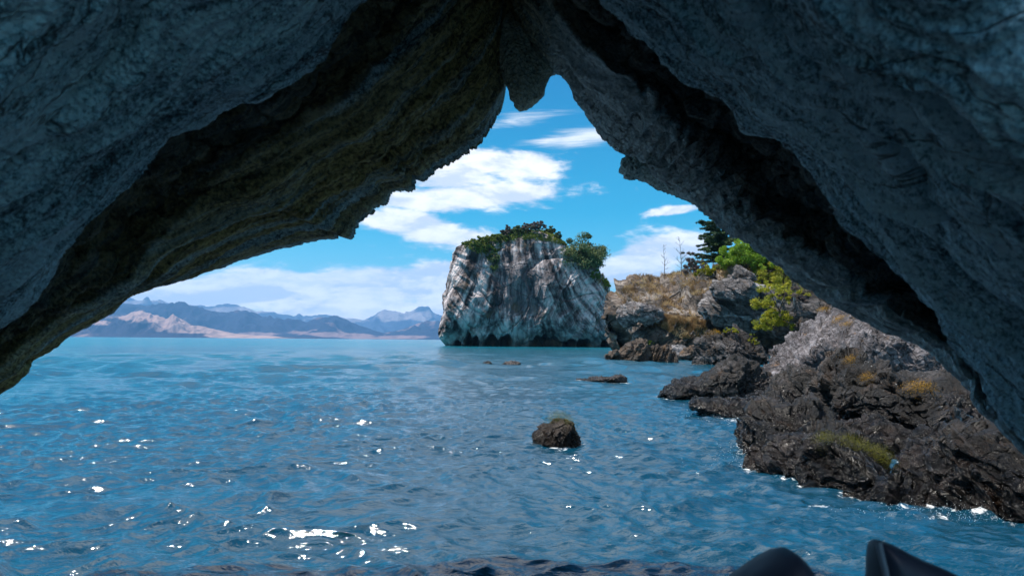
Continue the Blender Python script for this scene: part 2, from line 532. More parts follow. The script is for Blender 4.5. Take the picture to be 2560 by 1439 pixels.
def build_cave():
    nphi = 1400
    phi = np.linspace(207, -27, nphi)
    cs, sn = np.cos(np.radians(phi)), np.sin(np.radians(phi))
    outw = SZ * np.stack([cs, 0 * cs, np.maximum(sn, -0.1)], -1)

    def curve(pts, yp, sm=0):
        a, r = polar(pts)
        rr = np.interp(phi, a, r)
        if pts is RIM:     # crumbling edge
            z1 = np.zeros_like(phi)
            rr = rr + 7 * noise(np.stack([phi * 1.3, z1, z1], -1), 3) + 5 * noise(np.stack([phi * 3.7, z1, z1], -1), 4)
        if pts is CB:      # broken, stepped edge of the beds on the shore side
            q = phi * .21 + .6 * np.sin(phi * .13)
            hs = np.sin(np.floor(q) * 12.9898) * 43758.5453
            rr = rr + (24 + 30 * (hs - np.floor(hs))) * ((q - np.floor(q)) - .5) * sstep(75, 55, phi)
        for _ in range(sm):
            rr = (np.roll(rr, 1) + rr * 2 + np.roll(rr, -1)) / 4 if False else np.convolve(np.pad(rr, 2, 'edge'), [.1, .2, .4, .2, .1], 'valid')
        return unproj(PIV[0] + rr * cs, PIV[1] - rr * sn, SZ * yprof(yp, phi))

    A = curve(RIM, [(-27, 5.4), (-12, 6.6), (0, 7.6), (40, 8.8), (90, 9.4), (150, 9.4), (180, 9.0), (207, 8)])
    B = curve(CB, [(-27, 5.1), (-12, 6.2), (0, 7.0), (40, 7.6), (90, 7.4), (150, 7.4), (180, 7.8), (207, 7)], 1)
    Cc = curve(CC, [(-27, 4.6), (-12, 5.3), (0, 5.6), (40, 5.3), (90, 5.2), (150, 5.4), (180, 6.0), (207, 5)], 12)
    D = curve(CD, [(-27, 3.6), (0, 4.2), (40, 3.9), (90, 3.8), (150, 4.1), (207, 3.6)], 4)
    E = curve(CE, [(-27, 2.4), (0, 2.6), (40, 2.5), (90, 2.5), (150, 2.8), (207, 2.4)], 8)
    zz = np.zeros_like(cs)
    Fb = np.stack([0.11 + 2.8 * cs, zz + 1.02 - 4.4 * sstep(95, 140, phi), 1.0 + 2.75 * sn], -1)  # back of the roof left open, shaped to let sky light in
    Hb = np.stack([0.12 + 3.9 * cs, zz + 0.95 - 4.6 * sstep(95, 140, phi), 1.0 + 4.0 * sn], -1)
    fwd = SZ * np.array([0, 1.0, 0])
    # outer shell of the arch: unseen thick rock shaped to block stray sky light
    S3 = np.stack([0.15 + 7.0 * cs, zz + 1.3, 0.95 + 5.1 * sn], -1)
    S2 = np.stack([0.15 + 7.2 * cs, zz + 2.2, 0.95 + 5.1 * sn], -1)
    S1 = A + outw * np.array([2.6, 0, 2.2]) - fwd * 2.2
    S0 = A + outw * 0.40 + fwd * 0.22
    A0 = A + outw * 0.06 + fwd * 0.10
    mid = lambda a, b, t: a * (1 - t) + b * t
    AB1 = mid(A, B, .3) - outw * 0.05 - 0.03 * fwd
    AB2 = mid(A, B, .75) - outw * 0.09
    k = (0.26 + 0.10 * np.sin(phi * .35) + 0.05 * np.sin(phi * 1.3))[:, None]
    B1 = B + outw * 0.012
    B2 = B + outw * (k + .12) + fwd * 0.05
    RM = mid(B, Cc, .45) + outw * 0.62
    RN = mid(B, Cc, .8) + outw * 0.62
    C2 = Cc + outw * 0.40 + fwd * 0.30
    C3 = Cc + outw * 0.05 + fwd * 0.10
    CD1 = mid(Cc, D, .35) - outw * 0.05
    CD2 = mid(Cc, D, .8) - outw * 0.06
    D2 = D + outw * 0.12 - fwd * 0.02
    DE1 = mid(D, E, .25) + outw * 0.02
    DE2 = mid(D, E, .6) - outw * 0.10
    stations = [(Hb, 0), (S3, 6), (S2, 6), (S1, 12), (S0, 14), (A0, 10), (A, 4), (AB1, 26), (AB2, 40), (B, 22), (B1, 2), (B2, 8), (RM, 34), (RN, 26), (C2, 10), (C3, 8), (Cc, 8), (CD1, 40), (CD2, 50),
                (D, 20), (D2, 8), (DE1, 20), (DE2, 50), (E, 60), (Fb, 60), (Hb, 12)]
    rows, vv, recess_shade = [], [], []
    och, och_p = [], []
    pale_at = {5: .6, 6: .9, 7: 1, 8: 1, 9: 1}
    recess_shade_at = {9: .0, 10: .9, 11: 1.0, 12: 1.0, 13: 1.0, 14: .9, 15: .6, 16: .0}  # rows between the beds that get the painted recess shade
    och_at = {6: .75, 7: 1, 8: 1, 9: .9, 10: .6, 11: .6, 12: .35, 13: .2}
    for i in range(1, len(stations)):
        a, b, cnt = stations[i - 1][0], stations[i][0], stations[i][1]
        for j in range(cnt):
            t = j / cnt
            rows.append(mid(a, b, t))
            recess_shade.append(recess_shade_at.get(i - 1, 0) * (1 - t) + recess_shade_at.get(i, 0) * t)
            och.append(och_at.get(i - 1, 0) * (1 - t) + och_at.get(i, 0) * t)
            och_p.append(pale_at.get(i - 1, 0) * (1 - t) + pale_at.get(i, 0) * t)
    rows.append(stations[-1][0]); recess_shade.append(0); och.append(0); och_p.append(0)
    P = np.array(rows)
    recess_shade = np.array(recess_shade); och = np.array(och)
    nv = len(P)
    # smooth slightly across
    for _ in range(2):
        P[1:-1] = (P[:-2] + 2 * P[1:-1] + P[2:]) / 4
    # arc length along the arch and depth along the profile for the strata
    col = int((207 - 140) / 234 * nphi)
    vlen = np.concatenate([[0], np.cumsum(np.linalg.norm(np.diff(P[:, col], axis=0), axis=1))])
    vlen = vlen / SZ
    ulen = phi * (5.0 * np.pi / 180)
    N = grid_normals(P)
    flat = P.reshape(-1, 3) / SZ; Nf = N.reshape(-1, 3)
    # make the normals point to the viewer's hollow
    toC = np.array([0.2, 3, 1.2]) - flat
    inner = np.repeat(np.arange(nv) > 40, nphi)
    if np.mean(np.sum(Nf * toC, 1)[inner]) < 0: Nf = -Nf
    seg = np.linalg.norm(np.diff(P, axis=0), axis=2) / SZ
    VL = np.concatenate([np.zeros((1, nphi)), np.cumsum(seg, 0)])
    VL = VL - VL[52]
    ker = np.ones(41) / 41
    VL = np.array([np.convolve(np.pad(row, 20, 'edge'), ker, 'valid') for row in VL])
    Ug = np.tile(ulen, nv); Vg = VL.ravel()
    warp = 0.16 * fbm(flat * 0.45, 3, 60)
    warp2 = 0.05 * fbm(flat * 1.7, 3, 64)
    S = np.stack([Ug * 0.22, (Vg + warp + warp2) * 1.5, 0 * Ug], -1)
    st = ridged(S, 3, 70)
    st_f = ridged(np.stack([Ug * 0.7, (Vg + warp * .8 + warp2) * 5.5, 0 * Ug], -1), 4, 75)
    lump = fbm(flat * 0.8, 4, 80)
    pock = fbm(flat * 6.5, 3, 85)
    scal = ridged(flat * np.array([1, 1, 1]) * 2.3, 3, 88)
    dm = np.repeat(recess_shade, nphi)
    d = 0.085 * (st - .6) + 0.030 * (st_f - .7) + 0.020 * lump + 0.012 * pock
    d += dm * (0.06 * (scal - .5) + 0.05 * st_f)
    # ledges: sharp steps following the strata on the near walls
    s1 = (Vg + warp * 2.2 + warp2 * 1.5 + 0.03 * fbm(flat * 5, 3, 93) + 0.10 * Ug) * 1.05
    l = s1 - np.floor(s1)
    led = (sstep(0, .12, l) - l)
    near = np.repeat(np.clip((np.arange(nv) - 205) / 30.0, 0, 1), nphi)
    d += near * 0.17 * led * (0.4 + 0.6 * sstep(-.3, .4, noise(flat * .6, 92)))
    fade_rim = np.repeat(1 - 0.75 * np.exp(-((np.arange(nv) - 50) / 10.0) ** 2), nphi)
    V = (flat + Nf * (d * fade_rim)[:, None]) * SZ
    V[:, 2] = np.maximum(V[:, 2], -1.6)
    phg = np.tile(phi, nv)
    ochre = np.repeat(och, nphi) * (0.15 + 0.85 * sstep(70, 100, phg))
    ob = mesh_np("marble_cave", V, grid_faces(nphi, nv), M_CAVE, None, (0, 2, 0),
                 attrs={"recess_shade": dm, "ochre": ochre, "pale": np.repeat(och_p, nphi) * sstep(92, 76, phg)}, uv=np.stack([Ug, Vg], -1))
    tag(ob, "huge dark marble cave arch with ochre and blue-grey streaks framing the whole view", "cave")
    return ob


cave = build_cave()


def ochre_tint(o, v):
    at_ = o.data.attributes.new('ochre', 'FLOAT', 'POINT')
    at_.data.foreach_set('value', np.full(len(o.data.vertices), v, np.float32))


def slab_disp(amp, scale, seed):
    def f(P, N):
        d = fbm(P / scale, 4, seed) + 0.5 * (ridged(P / scale * np.array([3, 3, .8]), 3, seed + 3) - .6)
        return P + N * (d * amp)[:, None]
    return f


_t = rock("hanging_tooth", [(1225, 120), (1255, 185), (1268, 215), (1280, 245), (1298, 281), (1330, 260), (1352, 235), (1364, 206), (1376, 190), (1392, 130), (1350, 40), (1250, 40)],
     4.41, 0.16, (1310, 140), 160, 60, slab_disp(0.024, 0.26, 5), M_CAVE, 2.0, 0.18, parent=cave, zmin=-5)
ochre_tint(_t, .6)
_t = rock("rim_knob", [(1553, 420), (1560, 402), (1576, 388), (1610, 392), (1680, 440), (1745, 505), (1700, 488), (1655, 452), (1610, 440), (1570, 437)],
     4.34, 0.13, (1600, 415), 160, 60, slab_disp(0.024, 0.11, 8), M_CAVE, 2.2, 0.18, parent=cave, zmin=-5)
ochre_tint(_t, .3)
print("cave", time.time() - T0)

# ------------------------------------------------------------------ the island
ISLE = [(1120, 863), (1102, 846), (1087, 822), (1089, 790), (1092, 760), (1100, 725), (1108, 698), (1122, 660), (1142, 630), (1158, 616), (1200, 612), (1240, 599),
        (1262, 588), (1290, 580), (1340, 575), (1380, 588), (1420, 602), (1440, 622), (1470, 645), (1500, 682), (1524, 716), (1534, 760), (1538, 800), (1548, 830), (1572, 846), (1577, 858),
        (1572, 872), (1350, 880), (1130, 872)]


def isle_disp(P, N):
    P = cuts(P, np.array([4.0, 165, 10]), np.array([23, 14, 17.]), 22, 3, .86, 1.0)
    x, y, z = P[:, 0], P[:, 1], P[:, 2]
    wx = x + 1.4 * fbm(P * 0.09, 3, 100) + 0.65 * (z - 8) * np.tanh((x - 2) / 12.0) * -1.0
    fl = ridged(np.stack([wx * 0.16, y * .05, z * 0.03], -1), 3, 104)
    fl2 = ridged(np.stack([wx * 0.55, y * .1, z * 0.09], -1), 4, 108)
    big = fbm(P * 0.10, 3, 112)
    d = 0.9 * (fl - .6) + 0.38 * (fl2 - .6) + 0.8 * big
    cr = np.abs(noise(np.stack([wx * .12, y * .1, z * .12], -1), 120))
    d -= 0.7 * np.exp(-(cr / 0.035) ** 2)
    d += 0.45 * facet(np.stack([wx * .30, y * .2, z * .17], -1), 131) + 0.15 * facet(P * .8, 132)
    d *= np.where(np.abs(N[:, 1]) < .5, .6, 1.0)
    out = P + N * d[:, None]
    # hollows worn at the waterline, white columns left between them
    px, _ = proj(out)
    front = y < 163
    hol = np.zeros_like(x)
    for c, w, hh in ((1168, 9, 3.2), (1186, 9, 2.6), (1228, 22, 2.4), (1262, 17, 2.9), (1352, 26, 2.5), (1385, 30, 2.6), (1432, 22, 2.2), (1462, 15, 2.2), (1518, 10, 2.0), (1142, 7, 2.0)):
        w *= .92
        hh = hh * (1 + .8 * noise(np.stack([px * .05, 0 * px, 0 * px], -1), int(c)))
        hol = np.maximum(hol, np.exp(-((px - c) / w) ** 4) * sstep(hh * (1 - .35 * ((px - c) / w) ** 2), hh * .75 * (1 - .35 * ((px - c) / w) ** 2), out[:, 2]))
    out[:, 1] += np.where(front, hol * 8.5, 0)
    # the foot draws in towards the water
    foot = np.where(front, sstep(7.0, 0.0, out[:, 2]), 0)
    out[:, 1] += foot * 2.6
    return out


def island_mat():
    g = G("island marble")
    p = g.pos()
    sp = g.n('ShaderNodeSeparateXYZ', {0: p}).outputs
    wob = g.vmath('MULTIPLY', g.vmath('SUBTRACT', g.n('ShaderNodeTexNoise', {'Vector': p, 'Scale': 0.10, 'Detail': 4}).outputs['Color'], (.5, .5, .5)), (6, 4, 3))
    # the streaks splay outwards towards the water
    lean = g.math('MULTIPLY', g.math('MULTIPLY', g.math('SUBTRACT', sp[0], 0.0), 0.055), g.math('SUBTRACT', sp[2], 4.0))
    pv = g.vmath('ADD', g.vmath('ADD', p, wob), g.n('ShaderNodeCombineXYZ', {0: lean}).outputs[0])
    s1 = g.noise(g.mapping(pv, (0.22, .1, 0.028)), 1.0, 8, 0.62)
    s2 = g.noise(g.mapping(pv, (0.55, .2, 0.06), loc=(5, 2, 8)), 1.0, 8, 0.68)
    m = g.noise(p, 0.35, 7, 0.65, 0.8)
    f = g.math('ADD', g.math('ADD', g.math('MULTIPLY', s1, .45), g.math('MULTIPLY', s2, .3)), g.math('MULTIPLY', m, .25))
    col = g.ramp(f, [(0.435, (0.032, 0.027, 0.028)), (0.472, (0.15, 0.128, 0.132)), (0.505, (0.36, 0.31, 0.315)), (0.55, (0.74, 0.65, 0.65))])
    # broad dark lichen stain down the middle of the face
    dx = g.math('DIVIDE', g.math('SUBTRACT', g.math('ADD', sp[0], g.math('MULTIPLY', sp[2], 0.10)), 3.4), 7.0)
    dz = g.math('DIVIDE', g.math('SUBTRACT', sp[2], 13.0), 9.0)
    q = g.math('ADD', g.math('ADD', g.math('MULTIPLY', dx, dx), g.math('MULTIPLY', dz, dz)), g.math('MULTIPLY', g.math('SUBTRACT', m, .5), 2.2))
    col = g.mix(g.maprange(q, 1.1, .35, 0, .72, True), col, g.mix(g.maprange(s2, .4, .65), (0.040, 0.040, 0.048), (0.12, 0.11, 0.125)))
    ru = g.noise(g.vmath('ADD', p, (5, 3, 1)), .28, 8, .7)
    col = g.mix(g.maprange(ru, .54, .68, 0, .7, True), col, (0.18, 0.125, 0.08))
    wn = g.math('ADD', sp[2], g.math('MULTIPLY', g.math('SUBTRACT', m, .5), 5.0))
    col = g.mix(g.maprange(wn, 3.4, 1.6, 0, .8, True), col, g.mix(g.maprange(s2, .4, .6), (0.22, 0.24, 0.23), (0.60, 0.61, 0.57)))
    cr = g.vor(g.vmath('ADD', p, g.vmath('MULTIPLY', wob, (.4, .4, .4))), 0.16, 'DISTANCE_TO_EDGE')
    cm = g.maprange(cr, 0, .025, 1, 0, True)
    col = g.mix(g.math('MULTIPLY', cm, .3), col, (.04, .04, .045))
    h = g.math('ADD', g.math('ADD', g.math('MULTIPLY', s2, 1.0), g.math('MULTIPLY', m, .6)), g.math('MULTIPLY', cm, -.25))
    h = g.math('ADD', h, g.math('MULTIPLY', g.noise(p, 2.2, 5, .7), .3))
    return g.fin(Base_Color=col, Roughness=.85, Specular_IOR_Level=.25, Normal=g.bump(h, .9, 1.2))


island = rock("rock_island", ISLE, 161, 7, (1325, 790), 620, 300, isle_disp, island_mat(), 2.5, 22, zmin=-1.0)
tag(island, "tall grey streaked marble island with scrub on top, alone in the lake", "island")

# ------------------------------------------------------------------ the headland and its crags
HEAD = [(1529, 768), (1532, 738), (1550, 713), (1580, 699), (1620, 688), (1660, 683), (1720, 686), (1760, 690), (1800, 672), (1835, 652), (1880, 642), (1940, 652),
        (2000, 690), (2080, 730), (2200, 790), (2300, 850), (2300, 900), (1800, 905), (1640, 893), (1600, 880), (1586, 862), (1560, 846), (1546, 820), (1535, 790)]


def head_disp(P, N):
    f = crag_disp(1.0, 5.0, 200, 20, ((0.35, -0.3, 0.9), 0.75, 0.9), 0.5, 0.4, .90)
    out = f(P, N)
    # undercut foot
    z = out[:, 2]
    fr = out[:, 1] < 92
    out[:, 1] += np.where(fr, 4.5 * sstep(5.5, 1.5, z), 0)
    return out


headland = rock("rocky_headland", HEAD, 92, 13, (1760, 815), 560, 260, head_disp, M_HEAD, 2.3, 16)
tag(headland, "brown rocky headland covered in dry grass, sloping down to the lake behind the boulders", "headland")

CR1 = [(1745, 775), (1752, 752), (1772, 728), (1790, 706), (1815, 690), (1842, 690), (1880, 708), (1925, 728), (1950, 748), (1945, 790), (1900, 812), (1850, 812), (1800, 795)]
o = rock("layered_crag", CR1, 77, 4.2, (1835, 765), 330, 150, crag_disp(.60, 2.4, 230, 44, ((0.55, -.5, 0.9), 1.3, 1.3), .5, .4, .66), M_CRAG, 3.0, 6)
tag(o, "large layered grey crag jutting from the grassy headland below the pointed slab", "rock", "crags on the headland")
CR2 = [(1822, 690), (1838, 675), (1855, 664), (1880, 668), (1896, 684), (1888, 698), (1860, 702), (1845, 712), (1832, 706)]
o = rock("pointed_crag", CR2, 79, 2.0, (1856, 688), 200, 90, crag_disp(.30, 1.2, 240, 30, None, .5, .4, .68), M_CRAG, 2.6, 3)
tag(o, "small pale pointed rock on the headland crest under the bright green bush", "rock", "crags on the headland")
CR3 = [(1785, 716), (1800, 702), (1818, 693), (1850, 705), (1900, 722), (1905, 738), (1880, 752), (1850, 755), (1812, 745), (1792, 735)]
o = rock("tilted_slab", CR3, 73.5, 1.5, (1840, 728), 260, 100, crag_disp(.28, 1.5, 250, 18, ((0.45, -.4, 0.9), 2.6, .8), .4, .4, .80), M_CRAG, 3.6, 3)
tag(o, "tilted grey slab with a light top edge and dark face, lying over the layered crag", "rock", "crags on the headland")
CR4 = [(1542, 775), (1560, 765), (1600, 760), (1640, 762), (1660, 772), (1650, 790), (1620, 800), (1570, 800), (1550, 790)]
o = rock("grey_ledge", CR4, 79, 1.6, (1600, 780), 260, 90, crag_disp(.35, 1.6, 260, 16, ((0.2, -.2, 0.95), 2.0, 1.0), .5, .4, .8), M_CRAG, 3.0, 3)
tag(o, "flat grey ledge on the seaward nose of the headland below the dry grass", "rock", "crags on the headland")
CR5 = [(1592, 872), (1584, 845), (1575, 815), (1600, 798), (1640, 790), (1690, 792), (1750, 806), (1785, 838), (1790, 872), (1740, 890), (1660, 890), (1620, 885)]
o = rock("undercut_rock", CR5, 80, 2.2, (1690, 842), 300, 120, crag_disp(.5, 2.0, 270, 26, ((-0.5, -.4, 0.8), 1.2, 1.1), .6, .5, .72), M_HEAD, 2.6, 4)
tag(o, "dark brown undercut rock at the foot of the grassy headland", "rock", "crags on the headland")

# ------------------------------------------------------------------ boulders along the shore
o = rock("brown_outcrop", [(1500, 886), (1518, 880), (1545, 876), (1570, 860), (1600, 850), (1640, 863), (1672, 878), (1702, 896), (1700, 912), (1520, 912)], 50, 1.3, (1605, 897), 320, 140,
         crag_disp(.30, 1.1, 300, 24, ((-.75, -.2, .65), 1.6, 1.0), .7, .5, .7), M_BROWN, 2.2, 2.0, zmin=-.6)
tag(o, "brown layered outcrop standing in the water in front of the headland", "rock")
o = rock("small_grey_boulder", [(1667, 886), (1672, 868), (1690, 858), (1711, 866), (1718, 884), (1708, 893), (1680, 893)], 56, .7, (1692, 878), 140, 70,
         crag_disp(.12, .7, 310, 14, None, .4, .3, .75), M_CRAG, 2.3)
tag(o, "small rounded light grey boulder at the waterline beside the brown outcrop", "rock")
o = rock("low_shore_rock", [(1700, 890), (1712, 872), (1735, 866), (1756, 874), (1765, 893), (1740, 900), (1712, 899)], 54, .8, (1732, 884), 140, 70,
         crag_disp(.16, .7, 315, 14, None, .5, .4, .72), M_BROWN, 2.3)
tag(o, "low brown shore rock between the small grey boulder and the dark split boulder", "rock")
o = rock("stone_in_gap", [(1556, 862), (1558, 854), (1565, 851), (1572, 856), (1573, 864)], 120, .6, (1565, 859), 60, 40, crag_disp(.12, .6, 318, 10), M_DARK2, 2.2)
tag(o, "tiny dark stone in the water gap between the island and the headland", "rock")
o = rock("split_boulder", [(1738, 880), (1746, 850), (1768, 832), (1800, 822), (1835, 832), (1862, 826), (1895, 822), (1920, 850), (1925, 895), (1890, 918), (1800, 925), (1750, 918)], 43.5, 1.7, (1830, 878), 340, 160,
         crag_disp(.38, 1.0, 320, 24, ((.8, -.1, .5), .8, .5), .9, .5, .72), M_DARK2, 2.5, 3.0)
tag(o, "dark split boulder with a rusty top at the water's edge below the headland", "rock")
o = rock("leaning_slab", [(1960, 812), (1972, 788), (2000, 765), (2032, 735), (2058, 722), (2120, 742), (2200, 790), (2290, 850), (2200, 860), (2050, 840)], 31, 1.4, (2070, 795), 300, 120,
         crag_disp(.30, 1.1, 330, 22, ((.6, .2, .75), 1.6, .8), .6, .5, .75), M_DARK2, 2.6, 3)
tag(o, "dark leaning slab behind the pale boulder, half hidden by the cave rim", "rock")
o = rock("pale_boulder", [(1872, 905), (1888, 880), (1900, 850), (1930, 817), (1985, 788), (2050, 771), (2125, 768), (2200, 786), (2270, 818), (2350, 880), (2420, 945), (2470, 1010), (2440, 1060), (2200, 1060), (1960, 1040), (1890, 965)],
         22, 2.6, (2090, 925), 560, 260, crag_disp(.22, .75, 340, 40, ((.5, -.4, .7), 2.2, .35), .8, .65, .76), M_PALE, 2.3, 3)
tag(o, "big pale grey cracked boulder with orange specks on top, under the cave rim", "rock")
o = rock("wet_dark_toe", [(1615, 977), (1650, 972), (1700, 966), (1745, 955), (1790, 935), (1832, 905), (1880, 894), (1940, 912), (1985, 940), (2040, 980), (2040, 1030), (1900, 1024), (1800, 1012), (1720, 990), (1660, 982)],
         18.0, .7, (1860, 965), 420, 170, crag_disp(.13, .5, 350, 22, ((-.5, -.3, .8), 3.0, .5), .6, .55, .74), M_DARK, 2.3, 1.4)
tag(o, "smooth wet dark rock running down into the water in front of the pale boulder", "rock")
o = rock("mossy_dark_rock", [(1925, 1110), (1935, 1050), (1945, 1000), (1962, 945), (1990, 905), (2050, 880), (2110, 892), (2180, 888), (2240, 925), (2300, 930), (2360, 960), (2420, 1010), (2470, 1050),
                              (2540, 1100), (2640, 1200), (2640, 1330), (2300, 1290), (2050, 1180)], lambda x: np.interp(x, [1925, 2640], [12.5, 8.0]), 1.0, (2230, 1080), 640, 300,
         crag_disp(.20, .58, 360, 46, ((-.5, -.3, .8), 2.2, .35), .9, .7, .74), M_DARK, 2.3, 1.8, tilt=.35)
tag(o, "large craggy black shore rock with orange moss on its upper edge", "rock")
o = rock("jagged_dark_rock", [(1816, 1118), (1845, 1092), (1880, 1068), (1905, 1030), (1950, 1000), (2010, 1015), (2080, 1030), (2130, 1055), (2200, 1100), (2200, 1190), (2050, 1190), (1900, 1165), (1840, 1140)],
         lambda x: np.interp(x, [1816, 2200], [10.0, 9.0]), .6, (2000, 1100), 480, 220, crag_disp(.15, .44, 370, 30, ((.7, -.3, .6), 3.0, .4), .8, .8, .72), M_DARK, 2.3, 1.0, tilt=.2)
tag(o, "jagged black rock at the water's edge between the wet toe and the low mossy rock", "rock")
o = rock("low_mossy_rock", [(1860, 1165), (1905, 1130), (1950, 1098), (2010, 1085), (2070, 1090), (2130, 1098), (2200, 1120), (2260, 1160), (2310, 1195), (2360, 1240), (2400, 1300), (2380, 1345), (2250, 1330),
                             (2080, 1290), (1960, 1250), (1890, 1205)], lambda x: np.interp(x, [1860, 2400], [8.7, 6.2]), .5, (2120, 1205), 600, 260,
         crag_disp(.14, .42, 380, 36, ((-.6, -.3, .7), 3.2, .35), .8, .8, .74), M_DARK, 2.3, 1.0, tilt=.45)
tag(o, "low black rock lapped by foam, with yellow moss along its ridge", "rock")
o = rock("shaded_rock", [(2240, 1190), (2290, 1110), (2350, 1055), (2430, 1028), (2510, 1035), (2600, 1080), (2760, 1180), (2800, 1330), (2640, 1380), (2480, 1345), (2350, 1310), (2270, 1270)],
         lambda x: np.interp(x, [2240, 2800], [7.4, 5.6]), .6, (2480, 1220), 520, 230, crag_disp(.15, .48, 390, 34, None, .8, .7, .74), M_DARK, 2.3, 1.6, tilt=.5)
tag(o, "black rock in deep shade at the foot of the cave wall", "rock")
o = rock("rock_in_water", [(1330, 1086), (1350, 1074), (1356, 1058), (1372, 1054), (1386, 1048), (1405, 1046), (1424, 1050), (1436, 1058), (1448, 1078), (1458, 1104), (1440, 1122), (1360, 1122), (1340, 1110)],
         10.0, .30, (1400, 1088), 340, 170, crag_disp(.055, .26, 400, 14, ((.75, -.2, .55), 6, .5), .8, .7, .66), M_BROWN, 2.2, .4, zmin=-.4)
tag(o, "small dark rock with a mossy cap alone in the open water", "rock")
o = rock("seaward_reef", [(1204, 914), (1208, 905), (1216, 902), (1226, 906), (1228, 915)], 41, .3, (1216, 912), 60, 40, crag_disp(.07, .3, 410, 10), M_DARK2, 2.2)
tag(o, "tiny dark reef tip awash in the lake, the shorter one of two", "rock")
o = rock("seaward_reef", [(1246, 914), (1262, 907), (1280, 901), (1300, 905), (1306, 915)], 41, .4, (1276, 913), 90, 40, crag_disp(.08, .3, 415, 10), M_DARK2, 2.2)
tag(o, "tiny dark reef tip awash in the lake, the longer one of two", "rock")
o = rock("awash_reef", [(1438, 950), (1475, 945), (1520, 942), (1545, 939), (1570, 942), (1580, 950), (1540, 954)], 26, .5, (1535, 948), 140, 50, crag_disp(.08, .35, 420, 12), M_DARK2, 2.2)
tag(o, "flat dark reef just breaking the surface between the lone mossy rock and the brown outcrop", "rock")
o = rock("foam_washed_ledge", [(1715, 1012), (1760, 998), (1830, 1000), (1900, 1005), (1960, 1020), (1960, 1050), (1860, 1052), (1780, 1030)], 14.2, .6, (1850, 1026), 240, 80,
         crag_disp(.09, .35, 430, 18, None, .6, .8, .76), M_DARK, 2.2, .8)
tag(o, "low foam-washed ledge just below the wet dark toe", "rock")
o = rock("shore_bedrock", [(1880, 930), (1900, 890), (1960, 850), (2060, 830), (2200, 850), (2350, 900), (2500, 1000), (2520, 1040), (2200, 1050), (1960, 1010)], 27, 1.6, (2150, 950), 420, 180,
         crag_disp(.30, 1.0, 440, 30, ((-.4, -.4, .8), 1.6, .6), .7, .6, .76), M_DARK2, 2.3, 4)
tag(o, "dark bedrock filling the gap under and behind the pale boulder", "rock")
o = rock("dark_backing_rock", [(2120, 960), (2200, 915), (2300, 900), (2400, 915), (2500, 970), (2600, 1040), (2720, 1150), (2720, 1260), (2350, 1200), (2180, 1060)], 13.5, 1.0, (2360, 1060), 420, 180,
         crag_disp(.18, .6, 455, 26, ((-.5, -.3, .8), 2.2, .5), .8, .7, .72), M_DARK, 2.4, 2.0)
tag(o, "dark rock wedged behind the mossy rock, directly under the lower cave rim", "rock")
o = rock("awash_ledge", [(1845, 1130), (1900, 1095), (1980, 1070), (2150, 1060), (2400, 1090), (2600, 1150), (2760, 1260), (2760, 1430), (2480, 1372), (2270, 1330), (2060, 1280), (1910, 1210)],
         lambda x: np.interp(x, [1845, 2760], [11.5, 6.4]), .7, (2250, 1215), 560, 200, crag_disp(.14, .44, 458, 20, ((-.5, -.3, .8), 3.0, .5), .8, .7, .8), M_DARK, 2.3, 1.2, tilt=.45)
tag(o, "low black ledge awash between the other dark rocks, joining them together", "rock")
o = rock("wedge_rock", [(1880, 1010), (1900, 960), (1945, 925), (2000, 915), (2060, 935), (2100, 980), (2110, 1040), (2000, 1070), (1910, 1060)], 14.6, .8, (2000, 1000), 360, 160,
         crag_disp(.16, .5, 450, 24, ((.5, -.3, .8), 2.6, .5), .8, .7, .70), M_DARK, 2.4, 1.5)
tag(o, "dark broken wedge of rock between the wet toe and the large mossy rock", "rock")
print("rocks", time.time() - T0)

# ------------------------------------------------------------------ water
def foam_points():
    pts = []
    for nm, (V, Q, ob) in ROCKS.items():
        if ob.parent is not None or ob.name.startswith(("rock_island", "rocky_head")): continue
        m = (np.abs(V[:, 2]) < 0.06) & (V[:, 1] < 60)
        p = V[m]
        if len(p) > 1500: p = p[rng.choice(len(p), 1500, replace=False)]
        pts.append(p)
    return np.concatenate(pts)


